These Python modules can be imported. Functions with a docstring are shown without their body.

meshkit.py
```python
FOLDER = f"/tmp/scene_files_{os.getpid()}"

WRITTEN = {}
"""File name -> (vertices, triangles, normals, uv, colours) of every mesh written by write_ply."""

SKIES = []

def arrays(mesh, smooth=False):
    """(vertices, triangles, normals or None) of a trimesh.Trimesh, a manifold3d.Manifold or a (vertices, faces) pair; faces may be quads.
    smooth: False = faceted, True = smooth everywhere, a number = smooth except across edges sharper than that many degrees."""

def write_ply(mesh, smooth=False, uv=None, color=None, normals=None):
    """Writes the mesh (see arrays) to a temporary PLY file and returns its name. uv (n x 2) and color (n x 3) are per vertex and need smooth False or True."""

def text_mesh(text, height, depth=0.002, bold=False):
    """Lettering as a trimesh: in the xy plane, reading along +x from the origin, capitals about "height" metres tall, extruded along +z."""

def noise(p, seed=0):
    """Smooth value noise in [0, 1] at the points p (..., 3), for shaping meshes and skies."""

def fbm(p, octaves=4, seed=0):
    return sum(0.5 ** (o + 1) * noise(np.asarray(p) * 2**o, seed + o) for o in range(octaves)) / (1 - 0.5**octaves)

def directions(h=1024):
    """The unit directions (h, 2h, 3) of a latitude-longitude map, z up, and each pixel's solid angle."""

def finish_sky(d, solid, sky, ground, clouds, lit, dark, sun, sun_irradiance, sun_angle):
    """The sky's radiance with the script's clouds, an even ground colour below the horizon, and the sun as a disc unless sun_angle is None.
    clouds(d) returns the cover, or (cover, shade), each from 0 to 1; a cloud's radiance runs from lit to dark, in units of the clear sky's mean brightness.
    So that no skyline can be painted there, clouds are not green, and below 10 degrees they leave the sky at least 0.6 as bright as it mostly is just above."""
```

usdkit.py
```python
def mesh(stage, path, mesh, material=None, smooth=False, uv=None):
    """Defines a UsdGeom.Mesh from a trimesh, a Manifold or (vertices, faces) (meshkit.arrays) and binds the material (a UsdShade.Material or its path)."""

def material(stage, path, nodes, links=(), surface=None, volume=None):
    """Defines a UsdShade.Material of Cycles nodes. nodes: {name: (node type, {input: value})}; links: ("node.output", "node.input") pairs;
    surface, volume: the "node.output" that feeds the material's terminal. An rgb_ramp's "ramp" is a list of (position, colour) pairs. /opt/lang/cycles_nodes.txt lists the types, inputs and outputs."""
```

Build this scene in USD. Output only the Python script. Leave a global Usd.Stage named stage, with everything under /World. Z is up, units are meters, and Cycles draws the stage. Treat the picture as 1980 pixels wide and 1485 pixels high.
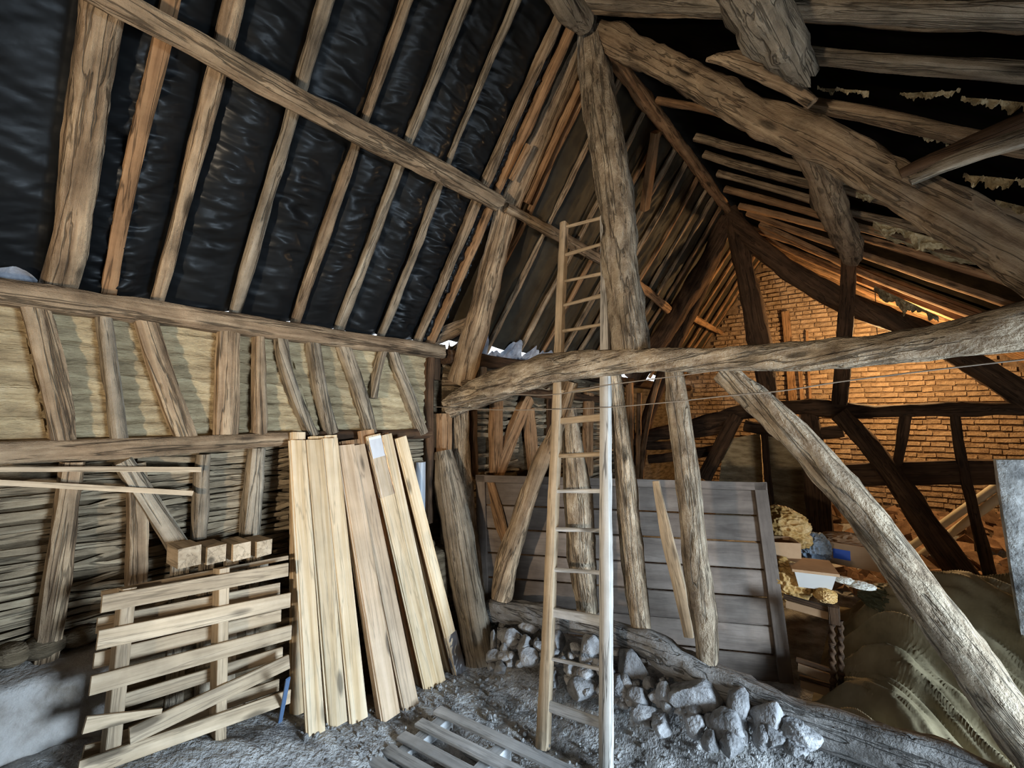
import math, random
import numpy as np
import usdkit, meshkit
from pxr import Usd, UsdGeom, UsdLux, UsdShade, Gf, Sdf, Vt

stage = Usd.Stage.CreateInMemory()
UsdGeom.SetStageUpAxis(stage, UsdGeom.Tokens.z)
UsdGeom.SetStageMetersPerUnit(stage, 1.0)
UsdGeom.Xform.Define(stage, '/World')
UsdGeom.Scope.Define(stage, '/World/Looks')
random.seed(7)
rng = np.random.default_rng(7)

# ------------------------------------------------------------------ camera
F, CX, CY, H = 898., 990., 742.5, 1.9          # focal length in pixels of the 1980x1485 frame, eye height
def nz(v):
    v = np.asarray(v, float)
    return v / max(np.linalg.norm(v), 1e-12)
def camray(px, py): return np.array([px - CX, F, -(py - CY)])
Yv = nz(camray(1700, 797)); Xv = -nz(camray(-150, 801)); Zv = nz(np.cross(Xv, Yv)); Xv = np.cross(Yv, Zv)
R = np.array([Xv, Yv, Zv])                     # camera frame -> barn frame (x right, y along the barn, z up)
EYE = np.array([0, 0, H])
cam = UsdGeom.Camera.Define(stage, '/World/Camera')
cam.CreateHorizontalApertureAttr(36.0)
cam.CreateFocalLengthAttr(36.0 * F / 1980.0)
cam.CreateClippingRangeAttr((0.02, 200.0))
cam.CreateFStopAttr(0.0)
cr, cf, cu = R @ np.array([1, 0, 0]), R @ np.array([0, 1, 0]), R @ np.array([0, 0, 1])
M = np.eye(4); M[0, :3] = cr; M[1, :3] = cu; M[2, :3] = -cf; M[3, :3] = EYE
UsdGeom.Xformable(cam).AddTransformOp().Set(Gf.Matrix4d(M.tolist()))
cam.CreateExposureAttr(0.27)

# ------------------------------------------------------------------ light
dome = UsdLux.DomeLight.Define(stage, '/World/Sky')
dome.CreateIntensityAttr(0.6)
dome.CreateColorAttr(Gf.Vec3f(0.78, 0.88, 1.0))
def rect_light(name, centre, target, w, h, power, colour):
    l = UsdLux.RectLight.Define(stage, '/World/' + name)
    l.CreateWidthAttr(w); l.CreateHeightAttr(h)
    l.CreateIntensityAttr(power); l.CreateColorAttr(Gf.Vec3f(*colour))
    z = nz(np.array(centre, float) - np.array(target, float)); x = nz(np.cross([0, 0, 1], z)); y = np.cross(z, x)
    m = np.eye(4); m[0, :3] = x; m[1, :3] = y; m[2, :3] = z; m[3, :3] = centre
    UsdGeom.Xformable(l).AddTransformOp().Set(Gf.Matrix4d(m.tolist()))
    return l
def bulb_light(name, centre, radius, power, colour):
    l = UsdLux.SphereLight.Define(stage, '/World/' + name)
    l.CreateRadiusAttr(radius); l.CreateIntensityAttr(power); l.CreateColorAttr(Gf.Vec3f(*colour))
    UsdGeom.Xformable(l).AddTranslateOp().Set(Gf.Vec3d(*centre))
    return l
UNSEEN_DOOR = (1.45, 2.72, 1.55)                        # unseen door placed for side light: y from, y to, height
XR, YF, WL, T1, T2, GY = 3.0, -2.4, -2.83, 2.8, 6.5, 9.0
LAMP_FAR = np.array([0.02, 7.45, 2.72])
LAMP_NEAR = np.array([-0.55, -1.95, 1.70])
LAMP_AIM = np.array([-2.05, 2.5, 2.65])
rect_light('Daylight', (XR + 1.5, (UNSEEN_DOOR[0] + UNSEEN_DOOR[1]) / 2 + .15, 1.75), (XR - 1, (UNSEEN_DOOR[0] + UNSEEN_DOOR[1]) / 2 - .05, 1.15), 2.4, 2.5, 95.0, (0.66, 0.83, 1.0))  # panel out of view beyond the door, lights floor and left wall
bulb_light('BulbLightFar', LAMP_FAR, .045, 1900.0, (1.0, 0.62, 0.28))  # lamp out of view behind the second truss, lights gable and far rafters
flood = bulb_light('FloodLight', (0, 0, 0), .07, 2300.0, (1.0, 0.83, 0.62))  # out of view behind the camera, placed to light the upper left timbers
_z = nz(LAMP_NEAR - LAMP_AIM); _x = nz(np.cross([0, 0, 1], _z)); _m = np.eye(4); _m[0, :3] = _x; _m[1, :3] = np.cross(_z, _x); _m[2, :3] = _z; _m[3, :3] = LAMP_NEAR
UsdGeom.Xformable(flood).ClearXformOpOrder(); UsdGeom.Xformable(flood).AddTransformOp().Set(Gf.Matrix4d(_m.tolist()))
UsdLux.ShapingAPI.Apply(flood.GetPrim())
UsdLux.ShapingAPI(flood.GetPrim()).CreateShapingConeAngleAttr(36.0)
UsdLux.ShapingAPI(flood.GetPrim()).CreateShapingConeSoftnessAttr(0.9)

# ------------------------------------------------------------------ helpers
def ray(px, py): return R @ camray(px, py)
def hit(p, nrm, p0):
    d = ray(*p); nrm = np.asarray(nrm, float)
    return EYE + d * (np.dot(np.asarray(p0) - EYE, nrm) / np.dot(d, nrm))
class Plane:
    def __init__(s, nrm, p0): s.n, s.p = nz(nrm), np.asarray(p0, float)
    def __call__(s, px, py): return hit((px, py), s.n, s.p)
    def off(s, d): return Plane(s.n, s.p + s.n * d)
def PX(x): return Plane((1, 0, 0), (x, 0, 0))
def PY(y): return Plane((0, -1, 0), (0, y, 0))
def PZ(z): return Plane((0, 0, 1), (0, 0, z))
def px_of(p):
    c = R.T @ (np.asarray(p, float) - EYE)
    return np.array([CX + F * c[0] / c[1], CY - F * c[2] / c[1]])
RIDGE = np.array([-1.461, 2.8, 4.60])
SL = 1.45
def zL(x): return RIDGE[2] + SL * (x - RIDGE[0])
def sR(y): return .615 + .085 * np.clip((y - 6.2) / 1.2, 0, 1)
def zR(x, y): return RIDGE[2] - sR(y) * (x - RIDGE[0])
ROOFL = Plane((SL, 0, -1), RIDGE)               # normals point into the barn
ROOFR = Plane((-.75, 0, -1), RIDGE)

_used = {}
def numbered(name, parent):
    k = (parent, name); n = _used.get(k, 0); _used[k] = n + 1
    return name if n == 0 else '%s_%03d' % (name, n)
def data(prim, **kw):
    for k, v in kw.items():
        if v: prim.SetCustomDataByKey(k, v)
    return prim
def thing(name, label, cat, group=None, kind=None):
    p = UsdGeom.Xform.Define(stage, '/World/' + numbered(name, '/World')).GetPrim()
    return data(p, label=label, category=cat, group=group, kind=kind)
def struct(name):
    return data(UsdGeom.Xform.Define(stage, '/World/' + numbered(name, '/World')).GetPrim(), kind='structure')
def obj(name, mesh, mat, parent=None, label=None, cat=None, group=None, kind=None, smooth=False, xf=None):
    base = '/World' if parent is None else str(parent.GetPath())
    m = usdkit.mesh(stage, base + '/' + numbered(name, base), mesh, mat, smooth=smooth)
    if xf is not None: UsdGeom.Xformable(m).AddTransformOp().Set(Gf.Matrix4d(np.asarray(xf).tolist()))
    m.CreateDoubleSidedAttr(True)
    return data(m.GetPrim(), label=label, category=cat, group=group, kind=kind)
def local(v, o):                                  # vertices relative to o, and the matrix that puts them back
    m = np.eye(4); m[3, :3] = o
    return v - o, m

def orient(v, f):
    a, b, c = v[f[:, 0]], v[f[:, 1]], v[f[:, 2]]
    return f[:, ::-1] if np.einsum('ij,ij->i', a, np.cross(b, c)).sum() < 0 else f
def cat_mesh(parts):
    V, Fc, n = [], [], 0
    for v, f in parts:
        f = np.asarray(f)
        if f.shape[1] == 4: f = np.vstack([f[:, [0, 1, 2]], f[:, [0, 2, 3]]])
        V.append(v); Fc.append(f + n); n += len(v)
    return np.vstack(V), np.vstack(Fc)
BOXF = np.array([[0, 2, 3], [0, 3, 1], [4, 5, 7], [4, 7, 6], [0, 1, 5], [0, 5, 4], [2, 6, 7], [2, 7, 3], [0, 4, 6], [0, 6, 2], [1, 3, 7], [1, 7, 5]])
def box(lo, hi, jit=0):
    v = np.array([[x, y, z] for x in (lo[0], hi[0]) for y in (lo[1], hi[1]) for z in (lo[2], hi[2])], float)
    if jit: v += rng.uniform(-jit, jit, v.shape)
    return v, BOXF.copy()
def obox(c, ax, half, jit=0):
    v, f = box([-1, -1, -1], [1, 1, 1])
    v = v * np.asarray(half)
    if jit: v += rng.uniform(-jit, jit, v.shape)
    v = v @ np.asarray(ax) + np.asarray(c)
    return v, f
def grid(P):
    nu, nv = P.shape[:2]
    i = np.arange(nu * nv).reshape(nu, nv)
    f = np.stack([i[:-1, :-1], i[1:, :-1], i[1:, 1:], i[:-1, 1:]], -1).reshape(-1, 4)
    return P.reshape(-1, 3), np.vstack([f[:, [0, 1, 2]], f[:, [0, 2, 3]]])
def slab(P, back):                                # a grid surface with a rim going back by the vector
    v, f = grid(P); nu, nv = P.shape[:2]; i = np.arange(nu * nv).reshape(nu, nv)
    rim = np.concatenate([i[:, 0], i[-1, 1:], i[-2::-1, -1], i[0, -2:0:-1]])
    n = len(v); vb = v[rim] + np.asarray(back); k = np.arange(len(rim)); k2 = (k + 1) % len(rim)
    q = np.vstack([np.stack([rim[k], rim[k2], n + k2], 1), np.stack([rim[k], n + k2, n + k], 1)])
    return np.vstack([v, vb]), np.vstack([f, q])
def fbm(p, o=4, seed=0): return meshkit.fbm(p, o, seed) - .5

_seed = [100]
def section(n, sq):
    a = np.linspace(0, 2 * np.pi, n, endpoint=False) + np.pi / n
    c, s = np.cos(a), np.sin(a)
    r = (np.abs(c) ** sq + np.abs(s) ** sq) ** (-1 / sq)
    return np.stack([c * r, s * r], 1)
def timber_mesh(pts, w, d, nrm, sq=3.5, amp=.012, res=.06, n=14, ragged=0., freq=4.0, smoothpath=True):
    """A hewn timber along the points, w wide and d deep (d along nrm): mesh in its own frame (x along the length) and its matrix."""
    _seed[0] += 1; sd = _seed[0]
    pts = [np.asarray(p, float) for p in pts]
    ex = nz(pts[-1] - pts[0]); ez = nz(np.asarray(nrm) - np.dot(nrm, ex) * ex); ey = np.cross(ez, ex)
    A = np.array([ex, ey, ez]); o = pts[0]
    L = np.array([A @ (p - o) for p in pts])
    s = np.concatenate([[0], np.cumsum(np.linalg.norm(np.diff(L, axis=0), axis=1))])
    N = max(3, int(s[-1] / res) + 2)
    t = np.linspace(0, s[-1], N)
    if len(pts) > 2 and smoothpath:
        from scipy.interpolate import PchipInterpolator
        C = np.stack([PchipInterpolator(s, L[:, k])(t) for k in range(3)], 1)
    else:
        C = np.stack([np.interp(t, s, L[:, k]) for k in range(3)], 1)
    W = np.interp(t, s, np.broadcast_to(w, len(pts))) if np.ndim(w) else np.full(N, float(w))
    D = np.interp(t, s, np.broadcast_to(d, len(pts))) if np.ndim(d) else np.full(N, float(d))
    T = np.gradient(C, axis=0); T /= np.linalg.norm(T, axis=1, keepdims=True)
    Y2 = np.cross([0, 0, 1.], T); Y2 /= np.linalg.norm(Y2, axis=1, keepdims=True); Z2 = np.cross(T, Y2)
    q = section(n, sq)
    off = Y2[:, None] * (q[None, :, :1] * W[:, None, None] / 2) + Z2[:, None] * (q[None, :, 1:] * D[:, None, None] / 2)
    P = C[:, None] + off
    nn = P * np.array([freq * .55, freq * 2.2, freq * 2.2]) + sd * 3.17
    k = amp * (1.6 * fbm(nn, 3, sd) + .9 * fbm(P * np.array([freq * 2.5, freq * 9, freq * 9]) + sd, 2, sd + 5))
    un = off / np.maximum(np.linalg.norm(off, axis=2, keepdims=True), 1e-6)
    P = P + un * k[..., None] * 2
    if ragged:
        for e in (0, -1):
            P[e] += T[e] * (rng.random((n, 1)) - .3) * ragged * (1 if e else -1)
    v = P.reshape(-1, 3); i = np.arange(N * n).reshape(N, n); j = np.roll(i, -1, 1)
    f = np.stack([i[:-1], j[:-1], j[1:], i[1:]], -1).reshape(-1, 4)
    f = np.vstack([f[:, [0, 1, 2]], f[:, [0, 2, 3]]])
    c0, c1 = len(v), len(v) + 1
    v = np.vstack([v, P[0].mean(0), P[-1].mean(0)])
    f = np.vstack([f, np.stack([np.full(n, c0), j[0], i[0]], 1), np.stack([np.full(n, c1), i[-1], j[-1]], 1)])
    f = orient(v - v.mean(0), f)
    m = np.eye(4); m[:3, :3] = A; m[3, :3] = o
    return (v, f), m
def timber(name, pts, w, d, nrm, mat, parent=None, label=None, cat=None, group=None, smooth=38, kind=None, **kw):
    mesh, m = timber_mesh(pts, w, d, nrm, **kw)
    if parent is None and kind is None: kind = 'thing'
    return obj(name, mesh, mat, parent, label, cat, group, kind=kind, smooth=smooth, xf=m)
def span(plane, pxs, wpx):
    """Points on the plane under the pixels, and the widths there that fill wpx pixels across the run."""
    P = [plane(*p) for p in pxs]; W = []
    wpx = np.broadcast_to(wpx, len(pxs))
    for i, p in enumerate(pxs):
        a, b = np.array(pxs[max(i - 1, 0)], float), np.array(pxs[min(i + 1, len(pxs) - 1)], float)
        t = nz(b - a); e = np.array([-t[1], t[0]]) * wpx[i] / 2
        q = plane(*(np.array(p) + e)) - plane(*(np.array(p) - e))
        dr = nz(plane(*b) - plane(*a))
        W.append(np.linalg.norm(q - np.dot(q, dr) * dr))
    return P, np.array(W)
def tpx(name, plane, pxs, wpx, mat, ratio=.8, ws=1., d=None, ext=(0, 0), **kw):
    P, W = span(plane, pxs, wpx)
    if ext[0]: P[0] = P[0] - nz(P[1] - P[0]) * ext[0]
    if ext[1]: P[-1] = P[-1] + nz(P[-1] - P[-2]) * ext[1]
    W = W * ws
    return timber(name, P, W, d if d is not None else W * ratio, plane.n, mat, **kw)

# ------------------------------------------------------------------ materials
def mat(name, nodes, links, surface='p.BSDF', **kw): return usdkit.material(stage, '/World/Looks/' + name, nodes, links, surface=surface, **kw)
def wood(name, ramp, grain=(1.6, 26, 26), bump=.5, rough=.85, blotch=(.62, 1.12), spec=.25, dist=.012, knots=True, cracks=.6):
    nd = {'tc': ('texture_coordinate', {}), 'oi': ('object_info', {}),
          'os': ('vector_math', {'math_type': 'scale', 'scale': 5.3}), 'ad': ('vector_math', {'math_type': 'add'}),
          'mp': ('mapping', {'scale': grain}), 'n1': ('noise_texture', {'scale': 1.0, 'detail': 6.0, 'roughness': .62, 'distortion': .35}),
          'r1': ('rgb_ramp', {'ramp': ramp}),
          'n2': ('noise_texture', {'scale': 5.0, 'detail': 4.0, 'roughness': .6}),
          'm2': ('map_range', {'from_min': .3, 'from_max': .7, 'to_min': blotch[0], 'to_max': blotch[1], 'clamp': True}),
          'rv': ('map_range', {'from_min': 0., 'from_max': 1., 'to_min': .82, 'to_max': 1.16}),
          'mv': ('math', {'math_type': 'multiply'}), 'hs': ('hsv', {}),
          'bp': ('bump', {'strength': bump, 'distance': dist}), 'p': ('principled_bsdf', {'roughness': rough, 'specular_ior_level': spec})}
    lk = [('oi.location', 'os.vector1'), ('tc.object', 'ad.vector1'), ('os.vector', 'ad.vector2'), ('ad.vector', 'mp.vector'), ('mp.vector', 'n1.vector'),
          ('n1.fac', 'r1.fac'), ('ad.vector', 'n2.vector'), ('n2.fac', 'm2.value'), ('oi.random', 'rv.value'), ('m2.result', 'mv.value1'), ('rv.result', 'mv.value2'),
          ('r1.color', 'hs.color'), ('mv.value', 'hs.value'), ('n1.fac', 'bp.height'), ('bp.normal', 'p.normal')]
    src = 'hs.color'
    if cracks:
        nd |= {'mc': ('mapping', {'scale': (.9, 17, 17)}), 'nc': ('noise_texture', {'scale': 1.0, 'detail': 4.0, 'roughness': .55, 'distortion': .5}),
               'sc': ('math', {'math_type': 'subtract', 'value2': .5}), 'ab': ('math', {'math_type': 'absolute'}),
               'cr': ('map_range', {'from_min': .004, 'from_max': .026, 'to_min': 1 - cracks, 'to_max': 1.0, 'clamp': True}), 'mm': ('mix', {'mix_type': 'multiply', 'fac': 1.0}),
               'hb': ('math', {'math_type': 'multiply'}), 'n5': ('noise_texture', {'scale': 60.0, 'detail': 3.0, 'roughness': .7}), 'n6': ('math', {'math_type': 'multiply_add', 'value2': .35})}
        lk.remove(('n1.fac', 'bp.height'))
        lk += [('ad.vector', 'mc.vector'), ('mc.vector', 'nc.vector'), ('nc.fac', 'sc.value1'), ('sc.value', 'ab.value1'), ('ab.value', 'cr.value'), ('hs.color', 'mm.color1'), ('cr.result', 'mm.color2'),
               ('ad.vector', 'n5.vector'), ('n5.fac', 'n6.value1'), ('n1.fac', 'n6.value3'), ('n6.value', 'hb.value1'), ('cr.result', 'hb.value2'), ('hb.value', 'bp.height')]
        src = 'mm.color'
    if knots:
        nd |= {'mk': ('mapping', {'scale': (2.1, 7.5, 7.5)}), 'vk': ('voronoi_texture', {'scale': 1.0, 'randomness': 1.0}),
               'kr': ('map_range', {'from_min': .10, 'from_max': .17, 'to_min': .35, 'to_max': 1.0, 'clamp': True}),
               'mx': ('mix', {'mix_type': 'multiply', 'fac': 1.0})}
        lk += [('ad.vector', 'mk.vector'), ('mk.vector', 'vk.vector'), ('vk.distance', 'kr.value'), (src, 'mx.color1'), ('kr.result', 'mx.color2')]
        src = 'mx.color'
    lk.append((src, 'p.base_color'))
    return mat(name, nd, lk)
def rough_mat(name, ramp, scale=6., detail=6., bump=.6, rough=.95, dist=.02, spec=.2, stretch=(1, 1, 1), fine=40., rnd=(.8, 1.2)):
    nd = {'tc': ('texture_coordinate', {}), 'oi': ('object_info', {}), 'mp': ('mapping', {'scale': stretch}),
          'n1': ('noise_texture', {'scale': scale, 'detail': detail, 'roughness': .6}), 'r1': ('rgb_ramp', {'ramp': ramp}),
          'n2': ('noise_texture', {'scale': fine, 'detail': 3.0, 'roughness': .6}),
          'ah': ('math', {'math_type': 'add'}), 'rv': ('map_range', {'from_min': 0., 'from_max': 1., 'to_min': rnd[0], 'to_max': rnd[1]}), 'hs': ('hsv', {}),
          'bp': ('bump', {'strength': bump, 'distance': dist}), 'p': ('principled_bsdf', {'roughness': rough, 'specular_ior_level': spec})}
    lk = [('tc.object', 'mp.vector'), ('mp.vector', 'n1.vector'), ('n1.fac', 'r1.fac'), ('mp.vector', 'n2.vector'), ('n1.fac', 'ah.value1'), ('n2.fac', 'ah.value2'),
          ('oi.random', 'rv.value'), ('rv.result', 'hs.value'), ('r1.color', 'hs.color'), ('hs.color', 'p.base_color'), ('ah.value', 'bp.height'), ('bp.normal', 'p.normal')]
    return mat(name, nd, lk)
OAK = wood('oak', [(.25, (.10, .062, .034)), (.43, (.30, .205, .125)), (.6, (.47, .345, .22)), (.8, (.62, .48, .33))], bump=.8, dist=.02, blotch=(.5, 1.15))
OAKG = wood('oak_grey', [(.25, (.11, .085, .06)), (.45, (.30, .24, .17)), (.62, (.42, .35, .26)), (.8, (.55, .48, .38))], bump=.8, dist=.02, blotch=(.5, 1.15))
BARK = wood('oak_weathered', [(.27, (.10, .072, .05)), (.42, (.33, .25, .17)), (.58, (.53, .43, .31)), (.8, (.68, .58, .45))], grain=(7, 20, 20), bump=1.0, dist=.035, blotch=(.55, 1.12), cracks=.5)
OAKR = wood('pine_orange', [(.25, (.17, .088, .042)), (.5, (.37, .21, .105)), (.75, (.50, .315, .17))])
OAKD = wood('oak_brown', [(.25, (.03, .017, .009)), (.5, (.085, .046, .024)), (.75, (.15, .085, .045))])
PINE = wood('pine_new', [(.25, (.44, .28, .13)), (.43, (.66, .48, .28)), (.58, (.77, .61, .41)), (.8, (.83, .70, .51))], grain=(.9, 22, 22), bump=.12, rough=.6, blotch=(.86, 1.06), dist=.004, cracks=.28)
PALL = wood('pallet_wood', [(.25, (.30, .22, .14)), (.5, (.56, .43, .29)), (.75, (.70, .56, .40))], grain=(2, 30, 30), bump=.35, blotch=(.7, 1.1), dist=.006, cracks=.35)
PALG = wood('pallet_grey', [(.25, (.42, .43, .44)), (.5, (.68, .695, .71)), (.75, (.80, .81, .82))], grain=(2, 30, 30), bump=.3, blotch=(.7, 1.1), dist=.006, cracks=.3)
LATH = wood('lath', [(.25, (.13, .09, .055)), (.5, (.33, .255, .165)), (.75, (.50, .41, .28))], grain=(5, 30, 30), bump=.8, knots=False)
DAUB = rough_mat('daub', [(.28, (.17, .13, .075)), (.43, (.33, .25, .145)), (.58, (.47, .37, .22)), (.8, (.58, .48, .32))], scale=6, stretch=(1, .7, 3.6), bump=.8, dist=.02, fine=30)
MUD = rough_mat('mud', [(.3, (.05, .037, .022)), (.5, (.15, .112, .07)), (.75, (.27, .21, .14))], scale=7, stretch=(1, .7, 4), bump=.8)
WHITEW = rough_mat('whitewash', [(.3, (.20, .17, .14)), (.5, (.44, .41, .38)), (.75, (.62, .60, .58))], scale=6, bump=.5)
EARTH = rough_mat('earth', [(.28, (.085, .078, .07)), (.45, (.29, .285, .28)), (.6, (.48, .475, .465)), (.8, (.64, .635, .63))], scale=7, detail=9, bump=1.0, dist=.03, fine=45)
STONE = rough_mat('stone', [(.3, (.10, .10, .102)), (.5, (.28, .28, .285)), (.75, (.48, .48, .485))], scale=9, detail=7, bump=.7, rnd=(.65, 1.25))
BRICK = rough_mat('brick', [(.3, (.22, .145, .09)), (.5, (.40, .28, .175)), (.75, (.54, .40, .27))], scale=14, bump=.9, rnd=(.75, 1.2))
MORT = rough_mat('mortar', [(.3, (.12, .08, .05)), (.6, (.26, .18, .115))], scale=12)
TILE = rough_mat('clay_tile', [(.3, (.15, .085, .05)), (.5, (.31, .19, .115)), (.75, (.45, .30, .19))], scale=8, bump=.3, rnd=(.6, 1.3))
BLACKM = rough_mat('membrane_black', [(.3, (.005, .0055, .006)), (.7, (.013, .014, .015))], scale=3, bump=.15, rough=.38, spec=.17, dist=.01, fine=9)
BROWNM = rough_mat('membrane_brown', [(.3, (.018, .014, .009)), (.7, (.055, .044, .028))], scale=4, bump=.3, rough=.6, dist=.01, fine=12)
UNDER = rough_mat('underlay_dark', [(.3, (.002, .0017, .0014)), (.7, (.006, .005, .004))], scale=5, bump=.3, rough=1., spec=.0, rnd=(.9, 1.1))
PAPER = rough_mat('torn_lining', [(.3, (.14, .11, .06)), (.5, (.36, .29, .17)), (.75, (.60, .52, .36))], scale=14, bump=.5, rough=.6)
SHEET_LIT = rough_mat('daylit_sheet', [(.3, (.10, .11, .14)), (.55, (.35, .37, .42)), (.75, (.75, .77, .82))], scale=7, bump=.3, rough=.5)
TARP = rough_mat('tarp', [(.3, (.095, .078, .046)), (.5, (.23, .19, .115)), (.75, (.37, .31, .20))], scale=3, bump=.3, rough=.55, dist=.01, fine=12)
TARPG = rough_mat('tarp_green', [(.3, (.045, .05, .03)), (.7, (.12, .125, .08))], scale=3, bump=.3, rough=.5, dist=.01, fine=12)
CARD = rough_mat('cardboard', [(.3, (.36, .22, .12)), (.7, (.48, .31, .18))], scale=4, bump=.1, rnd=(.9, 1.1))
SACKY = rough_mat('sack_yellow', [(.3, (.24, .125, .035)), (.5, (.50, .30, .10)), (.75, (.70, .48, .24))], scale=6, bump=.4, rough=.5)
def plain(name, col, rough=.5, spec=.4, **kw): return mat(name, {'p': ('principled_bsdf', {'base_color': col, 'roughness': rough, 'specular_ior_level': spec, **kw})}, [])
WHITEP = plain('white_plastic', (.62, .60, .56), .45)
PIPEG = plain('pipe_grey', (.33, .36, .40), .4)
PIPEC = plain('pipe_cream', (.62, .57, .44), .4)
BLUE = plain('blue_paint', (.05, .13, .55), .5)
STEELB = plain('blue_steel', (.10, .17, .30), .5)
WIRE = plain('wire', (.30, .25, .2), .6)
INK = plain('grey_ink', (.04, .05, .07), .6)
LABELW = plain('paper_white', (.80, .81, .80), .6)
CLOTHW = plain('white_cloth', (.75, .72, .64), .9)
BLACKP = plain('black_plastic', (.02, .02, .02), .5)
DOORP = wood('door_paint', [(.25, (.12, .095, .078)), (.5, (.215, .172, .142)), (.75, (.30, .25, .21))], grain=(1.4, 9, 9), bump=.2, blotch=(.7, 1.1), knots=False, cracks=.15)
BULBM = mat('bulb_glow', {'e': ('emission', {'color': (1., .62, .28), 'strength': 25.0})}, [], surface='e.emission')
POSTW = rough_mat('limewashed', [(.3, (.10, .10, .10)), (.5, (.34, .34, .33)), (.72, (.62, .62, .60))], scale=7, detail=8, bump=.6)
DAYLIT_RAIL = wood('daylit_rail', [(.25, (.48, .44, .39)), (.5, (.72, .68, .62)), (.75, (.80, .77, .72))], grain=(2, 30, 30), bump=.3, blotch=(.8, 1.05), dist=.005)  # right ladder rail only: door daylight put into its paler colour
CLEARW = mat('clear_wrap', {'t': ('transparent_bsdf', {'color': (.93, .93, .95)}), 'g': ('glossy_bsdf', {'color': (.5, .5, .54), 'roughness': .35}), 'fr': ('fresnel', {'IOR': 1.45}), 'm': ('mix_closure', {})},
             [('fr.fac', 'm.fac'), ('t.BSDF', 'm.closure1'), ('g.BSDF', 'm.closure2')], surface='m.closure')

# ================================================================== the setting
def sm(t): t = np.clip(t, 0, 1); return t * t * (3 - 2 * t)
def ground(x, y):
    a = sm((-1.55 - x) / .8)
    g = a * np.interp(y, [-.5, .3, .8, 1.4, 1.9, 2.5], [.62, .60, .48, .27, .13, .03])
    dyke = sm(1 - np.abs(y - 2.92) / .5) * .30 * sm((x + 2.75) / .3) * sm((1.2 - x) / .8)     # rubble bank carrying the sill log
    heap = .50 * sm((x + .75) / .7) * sm((2.35 - x) / .6) * sm((y - 3.25) / .9) * sm((6.0 - y) / .9)
    return np.maximum(g, dyke) + 0 * heap
def G(px, py, extra=0.):
    d = ray(px, py); lo, hi = .3, 14.
    for t in np.linspace(.0005, .02, 1600):
        p = EYE + d * t
        if p[2] <= ground(p[0], p[1]) + extra: break
    return p
xs = np.concatenate([np.arange(-3.0, 1.2, .022), np.arange(1.2, 3.2, .07)]); ys = np.concatenate([np.arange(YF, .3, .08), np.arange(.3, 3.6, .022), np.arange(3.6, 9.05, .07)])
gx, gy = np.meshgrid(xs, ys, indexing='ij')
gz = ground(gx, gy)
pp = np.stack([gx, gy, 0 * gx], -1)
gz = gz + .045 * fbm(pp * 2.3, 4, 1) + .030 * fbm(pp * 9, 3, 2) + .020 * np.maximum(fbm(pp * 26, 2, 3), 0)
fl = struct('floor')
obj('ground', grid(np.stack([gx, gy, gz], -1)), EARTH, fl, smooth=True)
obj('subsoil', box([-3.1, YF - .2, -.5], [3.3, 9.3, -.12]), EARTH, fl)

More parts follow.
